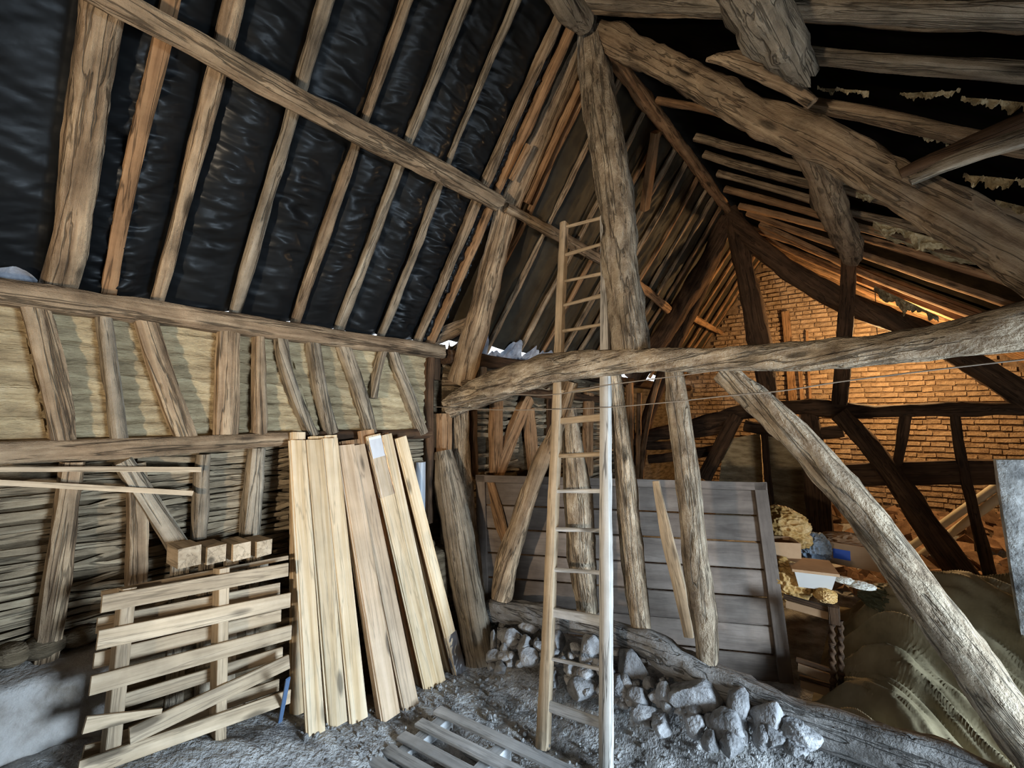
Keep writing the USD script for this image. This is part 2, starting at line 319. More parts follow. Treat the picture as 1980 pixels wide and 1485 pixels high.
# --- wall_left
wl = struct('wall_left')
obj('backing', box([WL - .22, YF, -.1], [WL - .09, GY, 2.42]), MUD, wl)
WPL = PX(WL)
def panel(tl, tr, br, bl, m, name='daub_panel', nu=26, nv=34, amp=.02, plane=WPL, ridge=22., back=.1, out=0., seed=0):
    tl, tr, br, bl = [np.array(q, float) for q in (tl, tr, br, bl)]
    c = [plane(*q) for q in (tl, tr, br, bl)]
    u = np.linspace(0, 1, nu)[:, None, None]; v = np.linspace(0, 1, nv)[None, :, None]
    P = (c[0] * (1 - u) + c[1] * u) * (1 - v) + (c[3] * (1 - u) + c[2] * u) * v
    lath = fbm(P * np.array([1, 1.6, ridge]) + seed, 2, seed) * 1.5
    h = amp * (lath + .9 * fbm(P * 4.5 + seed, 4, seed + 3)) + out
    P = P + plane.n * h[..., None]
    o = P.mean((0, 1)); Pl = P - o
    m4 = np.eye(4); m4[3, :3] = o
    return obj(name, slab(Pl, -plane.n * back), m, wl, smooth=50, xf=m4)
# upper infill panels between the studs: (x at top, y at top, x at rail, y at rail) of every boundary from left to right
edges = [(-330, 548, -330, 880), (35, 575, 95, 862), (92, 582, 150, 862), (184, 597, 217, 855), (216, 601, 248, 855), (255, 604, 338, 852), (298, 610, 382, 850),
         (420, 627, 414, 848), (464, 635, 456, 846), (489, 638, 489, 845), (512, 642, 511, 845), (530, 645, 594, 842), (552, 648, 616, 842), (593, 652, 629, 838),
         (613, 655, 650, 838), (650, 660, 705, 838), (670, 663, 726, 838), (746, 675, 806, 838), (764, 678, 824, 838), (834, 684, 834, 838)]
for k in range(0, len(edges) - 1):
    a, b = edges[k], edges[k + 1]
    panel((a[0], a[1]), (b[0], b[1]), (b[2], b[3]), (a[2], a[3]), DAUB, out=-.016, seed=k, nu=max(8, int((b[0] - a[0]) / 3) + 8), nv=90, amp=.028, ridge=30.)
def wstud(pxs, wpx, m=OAKG, name='stud', out=.02, **kw):
    return tpx(name, WPL.off(out), pxs, wpx, m, parent=wl, d=.09, sq=5, amp=.008, **kw)
wstud([(62, 578), (100, 720), (122, 852)], [60, 64, 54], OAK, 'brace')
wstud([(200, 598), (232, 855)], 32)
wstud([(276, 606), (318, 740), (360, 850)], [44, 46, 42], OAK, 'brace')
wstud([(442, 630), (435, 848)], 42, OAK)
wstud([(500, 640), (500, 846)], 22, OAK)
wstud([(541, 646), (560, 740), (605, 842)], 20, name='brace')
wstud([(603, 652), (616, 740), (640, 838)], 20)
wstud([(660, 662), (690, 745), (716, 838)], 20, name='brace')
wstud([(740, 676), (728, 720), (720, 770)], 10)
wstud([(755, 676), (785, 755), (816, 838)], 15, name='brace')
wstud([(831, 684), (828, 760), (828, 1010)], 13, OAKD, out=-.01)
# plate, mid rail, lower battens
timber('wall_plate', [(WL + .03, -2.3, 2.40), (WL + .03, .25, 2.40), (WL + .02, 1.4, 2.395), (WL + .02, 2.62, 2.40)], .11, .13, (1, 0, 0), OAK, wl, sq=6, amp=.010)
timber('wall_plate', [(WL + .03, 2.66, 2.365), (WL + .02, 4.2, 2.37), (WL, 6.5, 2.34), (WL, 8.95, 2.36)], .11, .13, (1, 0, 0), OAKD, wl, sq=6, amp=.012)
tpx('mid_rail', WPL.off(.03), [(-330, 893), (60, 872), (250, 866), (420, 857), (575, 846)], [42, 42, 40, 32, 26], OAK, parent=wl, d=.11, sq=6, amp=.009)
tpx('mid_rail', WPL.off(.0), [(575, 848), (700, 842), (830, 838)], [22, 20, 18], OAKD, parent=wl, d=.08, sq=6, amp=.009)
# lower studs
wstud([(140, 893), (118, 1060), (98, 1200), (80, 1318)], [46, 50, 50, 44], OAK)
wstud([(262, 895), (266, 1000), (263, 1130)], [40, 42, 44], OAK)
wstud([(236, 890), (300, 985), (362, 1085)], [34, 44, 46], OAKG, 'brace', out=.045)
wstud([(392, 878), (382, 1085)], 24)
wstud([(496, 866), (490, 950), (478, 1080)], [26, 30, 32], OAKG)
tpx('batten', WPL.off(.115), [(-60, 908), (150, 907), (388, 908)], 10, PALL, parent=wl, d=.02, sq=8, amp=.002)
tpx('batten', WPL.off(.115), [(-60, 930), (150, 941), (372, 954)], 11, PALL, parent=wl, d=.02, sq=8, amp=.002)
# exposed laths of the lower panels: one bar each, stud to stud
cols = [(-330, 100), (158, 240), (285, 375), (400, 478), (512, 556), (640, 735), (735, 826)]
for r in range(26):
    z = 1.70 - r * .031
    for ci, (a, b) in enumerate(cols):
        if ci >= 5 and r > 12 or ci == 4 and r > 22: continue
        sk = lambda x, zz=z: WPL(x, 900)[1]
        y0, y1 = sk(a) - .03, sk(b) + .03
        if rng.random() < .06: continue
        n = 4; t = np.linspace(0, 1, n + 1)
        yy = y0 + (y1 - y0) * t
        zz = z + rng.normal(0, .004, n + 1) + (t - .5) * rng.normal(0, .014)
        xx = WL - .035 + rng.normal(0, .006, n + 1)
        hw = rng.uniform(.010, .0165)
        timber('lath', np.stack([xx, yy, zz], 1), hw * 2, .022, (1, 0, 0), LATH, wl, sq=3, amp=.003, res=.09, n=6, smooth=30)
# mud between and under the laths
P0 = np.stack(np.meshgrid(np.arange(-.6, 2.62, .03), np.arange(.3, 1.76, .02), indexing='ij'), -1)
Pm = np.stack([np.full(P0.shape[:2], WL - .055), P0[..., 0], P0[..., 1]], -1)
Pm[..., 0] += .035 * fbm(Pm * np.array([1, 2, 9]), 4, 40)
obj('mud_infill', slab(Pm, (-.04, 0, 0)), MUD, wl, smooth=True)
# rubble course and whitewashed plinth
for k in range(26):
    y = -.3 + k * .112 + rng.normal(0, .015); s = rng.uniform(.045, .075)
    v, f = meshkit.arrays(__import__('trimesh').creation.icosphere(2))[:2]
    v = v * np.array([.07, s, rng.uniform(.03, .055)]); v = v + .025 * fbm(v * 18 + k, 2, k)[:, None] * nz(v + 1e-9) * 8
    obj('stone', (v, f), rng.choice([MUD, LATH]) if False else MUD, wl, smooth=40, xf=local(v, np.array([WL + .01, y, .93 - .05 * k / 26]))[1])
Pp = np.stack(np.meshgrid(np.linspace(-2.3, 2.7, 120), np.linspace(0, 1, 26), indexing='ij'), -1)
top = .85
prof_x = np.where(Pp[..., 1] < .3, WL - .02 + .21 * (Pp[..., 1] / .3), WL + .19 + .06 * (Pp[..., 1] - .3) / .7)
prof_z = np.where(Pp[..., 1] < .3, top + .03 * (1 - Pp[..., 1] / .3), top * (1 - (Pp[..., 1] - .3) / .7))
Pq = np.stack([prof_x, Pp[..., 0], prof_z], -1); Pq[..., 0] += .05 * fbm(Pq * 5, 4, 50) * (Pp[..., 1] > .05); Pq[..., 2] += .03 * fbm(Pq * 4, 3, 51)
kq = int(np.searchsorted(np.linspace(-2.3, 2.7, 120), .52))
obj('plinth', slab(Pq[:kq + 1], (-.05, 0, 0)), WHITEW, wl, smooth=True)
obj('plinth', slab(Pq[kq:], (-.05, 0, 0)), MUD, wl, smooth=True)  # plinth behind the pallet in mud colour, its shade put into the tone

# --- second bay of the left wall
cols2 = [(870, 900), (918, 945), (972, 1000), (1040, 1062), (1085, 1130), (1150, 1215)]
for r in range(22):
    z = 2.28 - r * .058
    for (a, b) in cols2:
        y0, y1 = WPL(a, 800)[1], WPL(b, 800)[1]
        if rng.random() < .12: continue
        t = np.linspace(0, 1, 4); yy = y0 - .05 + (y1 - y0 + .1) * t
        zz = z + rng.normal(0, .008, 4); xx = WL - .03 + rng.normal(0, .008, 4)
        timber('lath', np.stack([xx, yy, zz], 1), rng.uniform(.026, .045), .03, (1, 0, 0), LATH, wl, sq=3, amp=.005, res=.12, n=6, smooth=30)
for pxs, w, m in [([(960, 740), (958, 915)], 18, OAKR), ([(1022, 770), (990, 840), (958, 925)], 20, OAKR), ([(1022, 790), (1032, 915)], 14, OAKR), ([(1070, 760), (1066, 920)], 16, OAKD),
                  ([(1138, 760), (1136, 920)], 14, OAKR), ([(930, 700), (932, 760)], 14, OAK), ([(912, 740), (914, 920)], 12, OAKD), ([(985, 710), (986, 740)], 10, OAKD)]:
    tpx('stud', WPL.off(.02), pxs, w, m, parent=wl, d=.08, sq=5, amp=.008)
tpx('mid_rail', WPL.off(.03), [(905, 752), (1010, 758), (1180, 775)], [16, 15, 12], OAKD, parent=wl, d=.08, sq=6)
obj('low_backing', box([WL - .1, 2.7, -.1], [WL - .05, GY, 2.33]), MUD, wl)

# --- wall_back: the brick gable, every brick its own piece
wb = struct('wall_back')
def under_roof(x, z, m=.03): return z < zL(x) - m and z < zR(x, GY) - m
pts = [(-3.05, -.1), (XR, -.1), (XR, zR(XR, GY) + .08), (RIDGE[0], RIDGE[2] + .1), (-3.05, zL(-3.05) + .1)]
def prism(pts, y0, y1):
    n = len(pts); v = np.array([(x, y, z) for y in (y0, y1) for x, z in pts]); k = np.arange(n); k2 = (k + 1) % n
    f = [(0, i, i + 1) for i in range(1, n - 1)] + [(n, n + i + 1, n + i) for i in range(1, n - 1)]
    f += [(a, b, b + n) for a, b in zip(k, k2)] + [(a, b + n, a + n) for a, b in zip(k, k2)]
    v = v.astype(float); return v, orient(v - v.mean(0), np.array(f))
obj('mortar', prism(pts, GY + .004, GY + .3), MORT, wb)
bricks = []
row = 0; z = .55
while z < 4.5:
    hgt = .066 + rng.normal(0, .004); x = -2.8 + rng.uniform(-.1, .1)
    while x < 2.4:
        L = rng.choice([.215, .215, .105, .19]) + rng.normal(0, .01)
        c = x + L / 2
        if under_roof(x, z + hgt, .0) and under_roof(x + L, z + hgt, .0):
            q = px_of((c, GY, z))
            bricks.append((x, z + rng.normal(0, .003), L, hgt - .012, rng.uniform(-.012, .010), 800 < q[0] < 2050, np.hypot(c, GY)))
        x += L + .011
    z += hgt + .012; row += 1
vis = [b for b in bricks if b[5] and b[1] > .8 and b[0] > -1.9]
vis.sort(key=lambda b: b[6]); keep = set(id(b) for b in vis[:300])
rest = []
for b in bricks:
    x, z, L, h, o, _, _ = b
    t = rng.normal(0, .006)
    v, f = box([-L / 2, -.02, -h / 2], [L / 2, .03, h / 2], .004); v[:, 2] += v[:, 0] / L * t
    c = np.array([x + L / 2, GY + o - .004, z + h / 2])
    if id(b) in keep: obj('brick', (v, f), BRICK, wb, xf=local(v, c)[1])
    else: rest.append((v + c, f))
obj('brickwork', cat_mesh(rest), BRICK, wb, kind='stuff')

# --- wall_right with the unseen door that lets in side light, and wall_front behind the camera
wr = struct('wall_right'); hr = 1.98
for y0, y1, z0, z1 in [(YF, UNSEEN_DOOR[0], -.1, hr), (UNSEEN_DOOR[1], GY, -.1, hr), (UNSEEN_DOOR[0], UNSEEN_DOOR[1], UNSEEN_DOOR[2], hr)]:
    obj('masonry', box([XR, y0, z0], [XR + .25, y1, z1]), WHITEW, wr)
wf = struct('wall_front')
obj('masonry', prism(pts[:2] + [(XR, zR(XR, 0)), (RIDGE[0], RIDGE[2]), (-3.05, zL(-3.05))], YF - .2, YF), MUD, wf)

# --- ceiling: the lining of both roof slopes
ce = struct('ceiling')
front_y = [-1.4, -1.0, -.6, -.2, .36, .73, 1.10, 1.47, 1.79, 2.12, 2.48, 2.60]
def lining(y0, y1, ys_raft, m, bulge, wr_amp, stretch, seed, dy=.016, ds=.016, s0=.0):
    Y = np.arange(y0, y1 + dy / 2, dy); S = np.arange(s0, 1.001, ds / 2.55)
    yy, ss = np.meshgrid(Y, S, indexing='ij')
    xb, xt = -2.99, RIDGE[0]
    x = xb + (xt - xb) * ss; z = zL(x)
    n = ROOFL.n
    P = np.stack([x, yy, z], -1) - n * .085
    rr = np.array(ys_raft); i = np.clip(np.searchsorted(rr, yy) - 1, 0, len(rr) - 2)
    t = (yy - rr[i]) / np.maximum(rr[i + 1] - rr[i], 1e-3); t = np.clip(t, 0, 1)
    u = np.stack([i * 3.3, ss * 2.5, t * 1.2], -1)
    b = np.sin(np.pi * t) ** .7 * (bulge * (1.2 + 1.5 * fbm(u + seed, 3, seed)))
    q = np.stack([yy * stretch[0] + .9 * ss, ss * 2.5 * stretch[1] + .35 * np.sin(yy * 9 + i), i * 1.7], -1)
    a = fbm(q + seed, 4, seed + 1); ridge = (1 - np.abs(a) * 5).clip(-1, 1)
    amp = .4 + 1.2 * sm(1.5 * fbm(np.stack([yy * 2, ss * 3, 0 * ss], -1), 2, seed + 9) + .5)
    q2 = np.stack([yy * stretch[0] * 1.9 + 1.7 * ss + 5, ss * 2.5 * stretch[1] * 2.1 + .5 * np.sin(yy * 7 + 2 * i), i * 2.3], -1)
    ridge2 = (1 - np.abs(fbm(q2 + seed, 3, seed + 4)) * 7).clip(-.6, 1)
    h = b + wr_amp * (ridge + .55 * ridge2) * amp * np.sin(np.pi * t).clip(.1)
    h = np.where(yy < .3, h * .45, h)
    P = P + n * h[..., None]
    obj('membrane', grid(P), m, ce, smooth=True)
back_y = [2.74, 3.02, 3.4, 3.8, 4.2, 4.58, 4.93, 5.36, 5.7, 5.98, 6.3, 6.65, 7.05, 7.4, 7.78, 8.15, 8.53, 8.9]
lining(-2.4, 2.665, [-2.4] + front_y + [2.70], BLACKM, .040, .020, (2.6, 8.), 5, dy=.02, ds=.010, s0=.035)
lining(2.65, 9.2, back_y + [9.05], BROWNM, .04, .022, (9., 2.2), 25, dy=.02, ds=.03, s0=.06)
# torn edge of the sheet over the plate, daylight painted into its pale colour
for y0, y1, sd, up in [(2.80, 4.85, 3, .19), (-.30, .30, 4, .13), (2.30, 2.62, 5, .10)]:
    yy, ss = np.meshgrid(np.arange(y0, y1, .010), np.linspace(0, 1, 22), indexing='ij')
    e = up * (.55 + 1.3 * (fbm(np.stack([yy * 6, 0 * ss, 0 * ss], -1), 3, sd + 2) + .2)).clip(.15, 1.3)
    x = -3.03 + e * ss; P = np.stack([x, yy, zL(x) + .02], -1)
    cr = 1 - np.abs(fbm(np.stack([yy * 9 + ss, ss * 3 + yy * 2, 0 * ss], -1), 4, sd)) * 4
    P = P + ROOFL.n * (.030 * cr + .05 * fbm(np.stack([yy * 4, ss * 4, 0 * ss], -1), 3, sd))[..., None]
    obj('torn_edge', grid(P), SHEET_LIT, ce, smooth=True)
# right slope: dark boards under the tiles
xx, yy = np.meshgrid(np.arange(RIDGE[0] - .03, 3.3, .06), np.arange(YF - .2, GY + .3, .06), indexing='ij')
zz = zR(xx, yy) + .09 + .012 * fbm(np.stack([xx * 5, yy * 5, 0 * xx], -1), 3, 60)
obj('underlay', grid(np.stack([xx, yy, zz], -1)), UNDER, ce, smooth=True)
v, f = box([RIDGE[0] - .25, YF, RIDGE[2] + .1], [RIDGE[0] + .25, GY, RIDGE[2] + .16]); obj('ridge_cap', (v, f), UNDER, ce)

# ================================================================== the timber frame
PT1, PT2 = PY(T1), PY(T2)
def raf_left(y, wid, dep, m, label, s0=0., s1=1., bow=0., sq=4, yo=0., **kw):
    """A common rafter of the left slope, from the plate (s=0) to the ridge (s=1)."""
    xb, xt = -2.935, RIDGE[0] - .02
    P = []
    for s in np.linspace(s0, s1, 5):
        x = xb + (xt - xb) * s
        P.append(np.array([x, y + yo * s + bow * np.sin(np.pi * s) + rng.normal(0, .006), zL(x)]) + ROOFL.n * (dep / 2 - .045 + rng.normal(0, .006)))
    W = wid * (1 + rng.normal(0, .05, 5))
    return timber('rafter', P, W, dep, ROOFL.n, m, label=label, cat='rafter', group=kw.pop('group', 'rafters of the left roof slope'), sq=sq, amp=kw.pop('amp', .008), **kw)
ordn = ['first', 'second', 'third', 'fourth', 'fifth', 'sixth', 'seventh', 'eighth', 'ninth', 'tenth', 'eleventh', 'twelfth', 'thirteenth', 'fourteenth', 'fifteenth', 'sixteenth']
# front bay
raf_left(.36, .115, .12, OAK, 'thick pale principal rafter at far left with one waney edge', s1=.47, sq=3.5, amp=.014, yo=.0)
raf_left(.535, .06, .06, OAKR, 'narrow orange sawn rafter right beside the thick leftmost one', s1=.95, sq=8, amp=.003)
spec = [(.73, .06, OAK), (1.10, .065, OAKG), (1.47, .055, OAK), (1.79, .06, OAKG), (2.12, .048, OAKG), (2.47, .065, OAK)]
desc = ['straight beige rafter second right of the narrow orange one', 'pale knotty rafter crossing the middle of the black membrane', 'rafter with a slivered bend below the purlin on black membrane',
        'stout rafter over black membrane reaching the top edge left of the thin one', 'thin pale split rafter stepped in width near its top on black membrane', 'straight rafter at the right edge of the black membrane by the truss']
desc[0] = 'straight beige rafter next right of the narrow orange one'
for (y, w, m), l in zip(spec, desc):
    raf_left(y, w, w * .95, m, l, bow=rng.normal(0, .01))
raf_left(2.60, .055, .075, OAKR, 'thin rafter squeezed between black membrane edge and curved principal rafter', sq=6)
# back bay, over the brown lining
back = [(3.02, .05), (3.33, .05), (3.80, .05), (4.2, .045), (4.58, .055), (4.93, .055), (5.36, .05), (5.70, .045), (5.98, .06), (6.3, .05)]
for k, (y, w) in enumerate(back):
    raf_left(y, w, w * .9, OAKR if k % 3 == 0 else OAK, 'rafter over the brown lining, %s beyond the big king post truss' % ordn[k], bow=rng.normal(0, .02), group='rafters over the brown lining')
for k, y in enumerate([7.05, 7.4, 7.78, 8.15, 8.53, 8.85]):
    raf_left(y, .055, .05, OAKR, 'lamp-lit rafter of the far bay, %s before the brick gable' % ordn[5 - k], bow=rng.normal(0, .02), group='rafters of the far bay')
for a, b, w, l in [((1022, 280), (988, 348), 8, 'short loose rafter stub leaning beside the curved principal rafter'), ((1268, 255), (1246, 405), 11, 'thin lath nailed askew across the rafters right of the king post'),
                   ((1205, 215), (1225, 350), 10, 'grey batten nailed across the rafters behind the king post top')][:2]:
    tpx('rafter_stub', ROOFL.off(.09), [a, b], w, OAKR, label=l, cat='rafter', sq=5, amp=.005)
# purlin of the left slope
PP = ROOFL.off(.13)
tpx('purlin', PP, [(150, -42), (300, 42), (480, 142), (640, 226), (800, 308), (900, 358), (962, 392)], [66, 66, 62, 58, 52, 46, 36], OAK, ext=(2.4, 0), ws=.82, ratio=.8,
    label='long squared purlin crossing the left rafters, jagged tenon at its end', cat='purlin', kind='thing', sq=5, amp=.015, ragged=.05)
tpx('purlin', PP.off(-.03), [(978, 400), (1060, 445), (1172, 507)], [24, 27, 25], OAK, ws=.85, label='second purlin length from the curved principal to the king post', cat='purlin', sq=4, amp=.012)
tpx('purlin', PP.off(-.03), [(1228, 548), (1262, 572), (1292, 598)], [19, 18, 18], OAKR, ws=.85, label='short purlin length with pale end grain behind the king post foot', cat='purlin', sq=4, amp=.01)
tpx('purlin', PP.off(-.03), [(1340, 613), (1372, 632), (1396, 644)], [15, 14, 10], OAKR, ws=.85, label='last purlin stub sticking out beyond the second truss', cat='purlin', sq=4, amp=.01)
tpx('peg_block', PP.off(-.02), [(1312, 598), (1327, 604)], 14, PALL, label='small pale wooden block on the second truss rafter', cat='block', sq=8, amp=.002, ratio=1.)
# ridge
tpx('ridge_beam', PX(RIDGE[0] + .02), [(1052, -60), (1090, 2), (1130, 40)], [30, 34, 34], OAKG, ext=(3.6, 0), label='knotted end of the ridge beam above the king post', cat='beam', kind='thing', amp=.02)
P = [np.array([RIDGE[0] + .03, 2.86, RIDGE[2] - .10]), np.array([RIDGE[0] + .02, 4.6, RIDGE[2] - .06]), np.array([RIDGE[0], 6.62, RIDGE[2] - .03])]
timber('ridge_beam', P, .10, .11, (0, 0, 1), OAKR, label='orange-brown ridge beam running from king post to second truss', cat='beam', kind='thing', amp=.016)
# --- first truss (with the king post)
tpx('king_post', PT1.off(.02), [(1138, 28), (1143, 80), (1158, 190), (1182, 300), (1196, 400), (1200, 520), (1208, 600), (1217, 690)], [26, 44, 60, 60, 56, 54, 58, 62], BARK, ratio=.8,
    label='tall crooked king post rising from the tie beam to the ridge', cat='post', kind='thing', sq=4.5, amp=.022, res=.04)
tpx('king_post_edge', PT1.off(.00), [(1196, 130), (1222, 260), (1226, 400)], [14, 16, 10], OAKG, label='strip of pale sapwood along the right edge of the king post', cat='wood strip', sq=3, amp=.02) if False else None
tpx('principal_rafter', PT1.off(-.0), [(1118, 60), (1098, 130), (1052, 235), (1012, 330), (975, 410)], [20, 30, 32, 34, 38], OAK, label='knobbly upper principal rafter joining the king post from the left', cat='rafter', amp=.018, kind='thing')
tpx('principal_rafter', PT1.off(.03), [(980, 395), (955, 500), (930, 600), (890, 740)], [34, 32, 34, 38], OAK, label='lower principal rafter standing on the curved tie beam end', cat='rafter', amp=.014, kind='thing')
tpx('rafter_pole', PT1.off(-.12), [(962, 430), (925, 520), (880, 640)], [22, 34, 24], OAKR, label='broad orange board rising behind the lower principal rafter', cat='board', sq=7, amp=.005)
tpx('rafter_pole', PT1.off(-.10), [(1122, 160), (1075, 260), (1016, 392)], [14, 13, 12], OAKR, label='straight orange pole close under the upper principal rafter', cat='pole', amp=.004)
tpx('wall_brace', PT1.off(.05), [(826, 662), (870, 642), (915, 622)], [24, 27, 22], OAK, label='short brace from the wall plate corner to the principal rafter', cat='brace', amp=.012)
tpx('tie_beam', PT1.off(.08), [(868, 790), (905, 765), (960, 745), (1050, 716), (1130, 705), (1220, 698), (1310, 697), (1420, 695), (1560, 688), (1700, 678), (1850, 655), (1980, 632), (2120, 600)],
    [34, 46, 58, 60, 54, 46, 40, 44, 54, 60, 74, 88, 92], BARK, ext=(0, 1.6), ratio=.75, label='long curved tie beam crossing the barn under the king post', cat='beam', kind='thing', sq=3.5, amp=.02, res=.035, n=18)
tpx('principal_rafter', PT1.off(.0), [(1150, 58), (1200, 82), (1290, 125), (1380, 172), (1470, 225), (1560, 262), (1680, 322), (1800, 390), (1980, 505), (2150, 620)],
    [36, 56, 62, 62, 70, 84, 84, 96, 112, 120], OAK, ratio=.7, label='great curved principal rafter sweeping down to the right from the ridge', cat='rafter', kind='thing', sq=3, amp=.025, res=.04, n=18)
tpx('cleat', PT1.off(.10), [(1366, 116), (1420, 118), (1500, 150), (1570, 198)], [8, 36, 44, 30], OAK, label='pale pointed cleat lying along the top of the great principal rafter', cat='cleat', sq=3, amp=.012)
tpx('shore', PT1.off(.0), [(1398, 718), (1470, 780), (1545, 850), (1650, 972), (1760, 1120), (1870, 1270), (1985, 1430), (2120, 1600)], [52, 60, 62, 70, 76, 86, 100, 104], BARK, ext=(0, .28), ratio=.8,
    label='long slanting shore from the tie beam down to the lower right', cat='brace', kind='thing', sq=3.2, amp=.018, res=.04, n=18)
tpx('stud', PT1, [(1300, 712), (1312, 800), (1330, 930), (1345, 1080), (1358, 1180), (1366, 1278)], [36, 40, 44, 44, 46, 40], BARK, label='whitish knotty stud under the tie beam, rightmost of the row', cat='post', kind='thing', amp=.012, sq=3.5)
tpx('stud', PT1.off(-.02), [(1184, 720), (1196, 800), (1208, 900), (1215, 1000), (1225, 1100), (1240, 1226)], [26, 30, 34, 36, 38, 32], BARK, label='slim pale stud just right of the ladder', cat='post', kind='thing', amp=.012, sq=3.5)
tpx('stud', PT1.off(-.02), [(1098, 790), (1110, 880), (1119, 980), (1123, 1080), (1136, 1186)], [26, 34, 42, 42, 32], BARK, label='short stud between the two ladder rails, standing on the sill log', cat='post', kind='thing', amp=.014, sq=4)
tpx('stud', PT1.off(.03), [(1106, 738), (1078, 830), (1040, 910), (1012, 985), (982, 1080), (972, 1156)], [18, 24, 28, 34, 36, 32], OAK, label='forked crooked strut slanting up left of the ladder', cat='strut', kind='thing', amp=.014, sq=3)
tpx('post', PT1.off(-.03), [(888, 780), (890, 900), (903, 1050), (918, 1190)], [26, 28, 32, 34], BARK, label='main truss post under the tie beam end by the left wall', cat='post', kind='thing', amp=.012, sq=4)
tpx('post', PY(2.66), [(850, 800), (852, 960)], [30, 26], OAKR, label='reddish squared post stub between corner and truss post', cat='post', kind='thing', amp=.006, sq=6)
tpx('post', PY(2.62), [(838, 672), (838, 735)], [18, 16], OAKD, label='dark knee block under the corner of the wall plate', cat='block', kind='thing', amp=.006, sq=5)
tpx('post', PY(2.85), [(866, 690), (862, 800)], [30, 30], OAKR, label='orange post end above the tie beam by the corner', cat='post', kind='thing', amp=.006, sq=6)
tpx('rail', PY(2.72), [(812, 740), (870, 738), (915, 744)], [12, 14, 14], OAK, label='short horizontal rail at the corner under the wall plate', cat='rail', amp=.005)
tpx('leaning_log', PY(2.6), [(858, 872), (868, 940), (885, 1040), (908, 1160), (932, 1282)], [22, 38, 42, 40, 40], OAKG, label='grey-green split log leaning against the truss post', cat='log', sq=3.2, amp=.014)
tpx('leaning_board', PY(3.02), [(940, 924), (960, 990), (984, 1062)], [24, 24, 10], OAKR, label='tapered orange board leaning at the left end of the boarded panel', cat='board', sq=8, amp=.003, d=.03)
tpx('leaning_board', PY(2.95), [(1268, 930), (1290, 1040), (1312, 1130), (1332, 1232)], [14, 22, 22, 16], PALL, label='thin twisted board propped against the boarded panel between studs', cat='board', sq=8, amp=.004, d=.025)
tpx('sill_log', PT1.off(.02), [(905, 1182), (960, 1178), (1060, 1190), (1150, 1210), (1240, 1238), (1330, 1292), (1420, 1332), (1560, 1400), (1700, 1450), (1860, 1500), (2000, 1560)],
    [34, 46, 44, 42, 52, 58, 56, 66, 74, 84, 90], EARTH if False else wood('oak_dusty', [(.25, (.11, .10, .09)), (.45, (.25, .235, .22)), (.65, (.36, .35, .335)), (.8, (.46, .45, .44))], grain=(5, 20, 20), bump=.9, dist=.02),
    ratio=.9, label='long curved dusty sill log lying over the rubble', cat='log', kind='thing', sq=2.6, amp=.025, n=18, res=.04)

# --- second truss, back-lit
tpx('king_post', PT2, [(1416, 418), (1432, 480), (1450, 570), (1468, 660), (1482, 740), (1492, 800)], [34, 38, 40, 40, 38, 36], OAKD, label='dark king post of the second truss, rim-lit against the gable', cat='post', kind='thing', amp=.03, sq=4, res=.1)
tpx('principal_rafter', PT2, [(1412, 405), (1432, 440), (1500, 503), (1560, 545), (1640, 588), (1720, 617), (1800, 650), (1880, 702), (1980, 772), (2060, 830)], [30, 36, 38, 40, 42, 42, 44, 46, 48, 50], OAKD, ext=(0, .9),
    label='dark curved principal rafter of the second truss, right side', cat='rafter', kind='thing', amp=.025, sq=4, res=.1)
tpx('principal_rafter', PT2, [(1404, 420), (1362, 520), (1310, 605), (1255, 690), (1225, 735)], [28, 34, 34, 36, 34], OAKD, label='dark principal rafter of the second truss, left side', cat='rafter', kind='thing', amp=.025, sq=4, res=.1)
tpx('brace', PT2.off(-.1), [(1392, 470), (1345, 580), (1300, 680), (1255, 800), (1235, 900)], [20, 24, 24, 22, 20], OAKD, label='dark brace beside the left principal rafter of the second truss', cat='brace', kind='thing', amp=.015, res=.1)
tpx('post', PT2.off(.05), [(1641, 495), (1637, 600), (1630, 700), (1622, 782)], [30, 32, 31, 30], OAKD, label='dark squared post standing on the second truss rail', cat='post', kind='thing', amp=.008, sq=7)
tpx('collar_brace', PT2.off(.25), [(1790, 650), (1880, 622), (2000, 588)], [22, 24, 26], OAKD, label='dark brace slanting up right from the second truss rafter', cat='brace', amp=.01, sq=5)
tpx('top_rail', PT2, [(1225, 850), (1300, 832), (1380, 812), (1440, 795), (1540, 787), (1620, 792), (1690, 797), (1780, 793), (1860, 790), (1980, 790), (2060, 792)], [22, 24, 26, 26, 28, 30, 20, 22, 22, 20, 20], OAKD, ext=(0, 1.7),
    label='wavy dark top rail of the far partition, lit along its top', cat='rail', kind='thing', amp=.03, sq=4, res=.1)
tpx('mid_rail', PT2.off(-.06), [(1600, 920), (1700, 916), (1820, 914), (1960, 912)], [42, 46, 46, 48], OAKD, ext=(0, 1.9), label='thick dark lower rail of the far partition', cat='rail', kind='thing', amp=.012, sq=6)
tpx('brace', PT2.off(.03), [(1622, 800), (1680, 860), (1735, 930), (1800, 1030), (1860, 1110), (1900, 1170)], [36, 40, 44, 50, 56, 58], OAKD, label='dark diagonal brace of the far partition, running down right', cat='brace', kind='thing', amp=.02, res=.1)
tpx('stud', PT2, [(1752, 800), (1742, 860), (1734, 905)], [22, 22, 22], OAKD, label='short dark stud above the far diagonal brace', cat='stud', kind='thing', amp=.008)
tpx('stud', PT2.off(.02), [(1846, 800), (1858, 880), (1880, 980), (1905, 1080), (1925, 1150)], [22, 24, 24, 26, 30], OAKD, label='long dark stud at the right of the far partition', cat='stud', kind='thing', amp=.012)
tpx('brace', PT2.off(.02), [(1425, 802), (1395, 860), (1362, 925)], [28, 28, 28], OAKD, label='dark brace under the left part of the far rail', cat='brace', kind='thing', amp=.01)
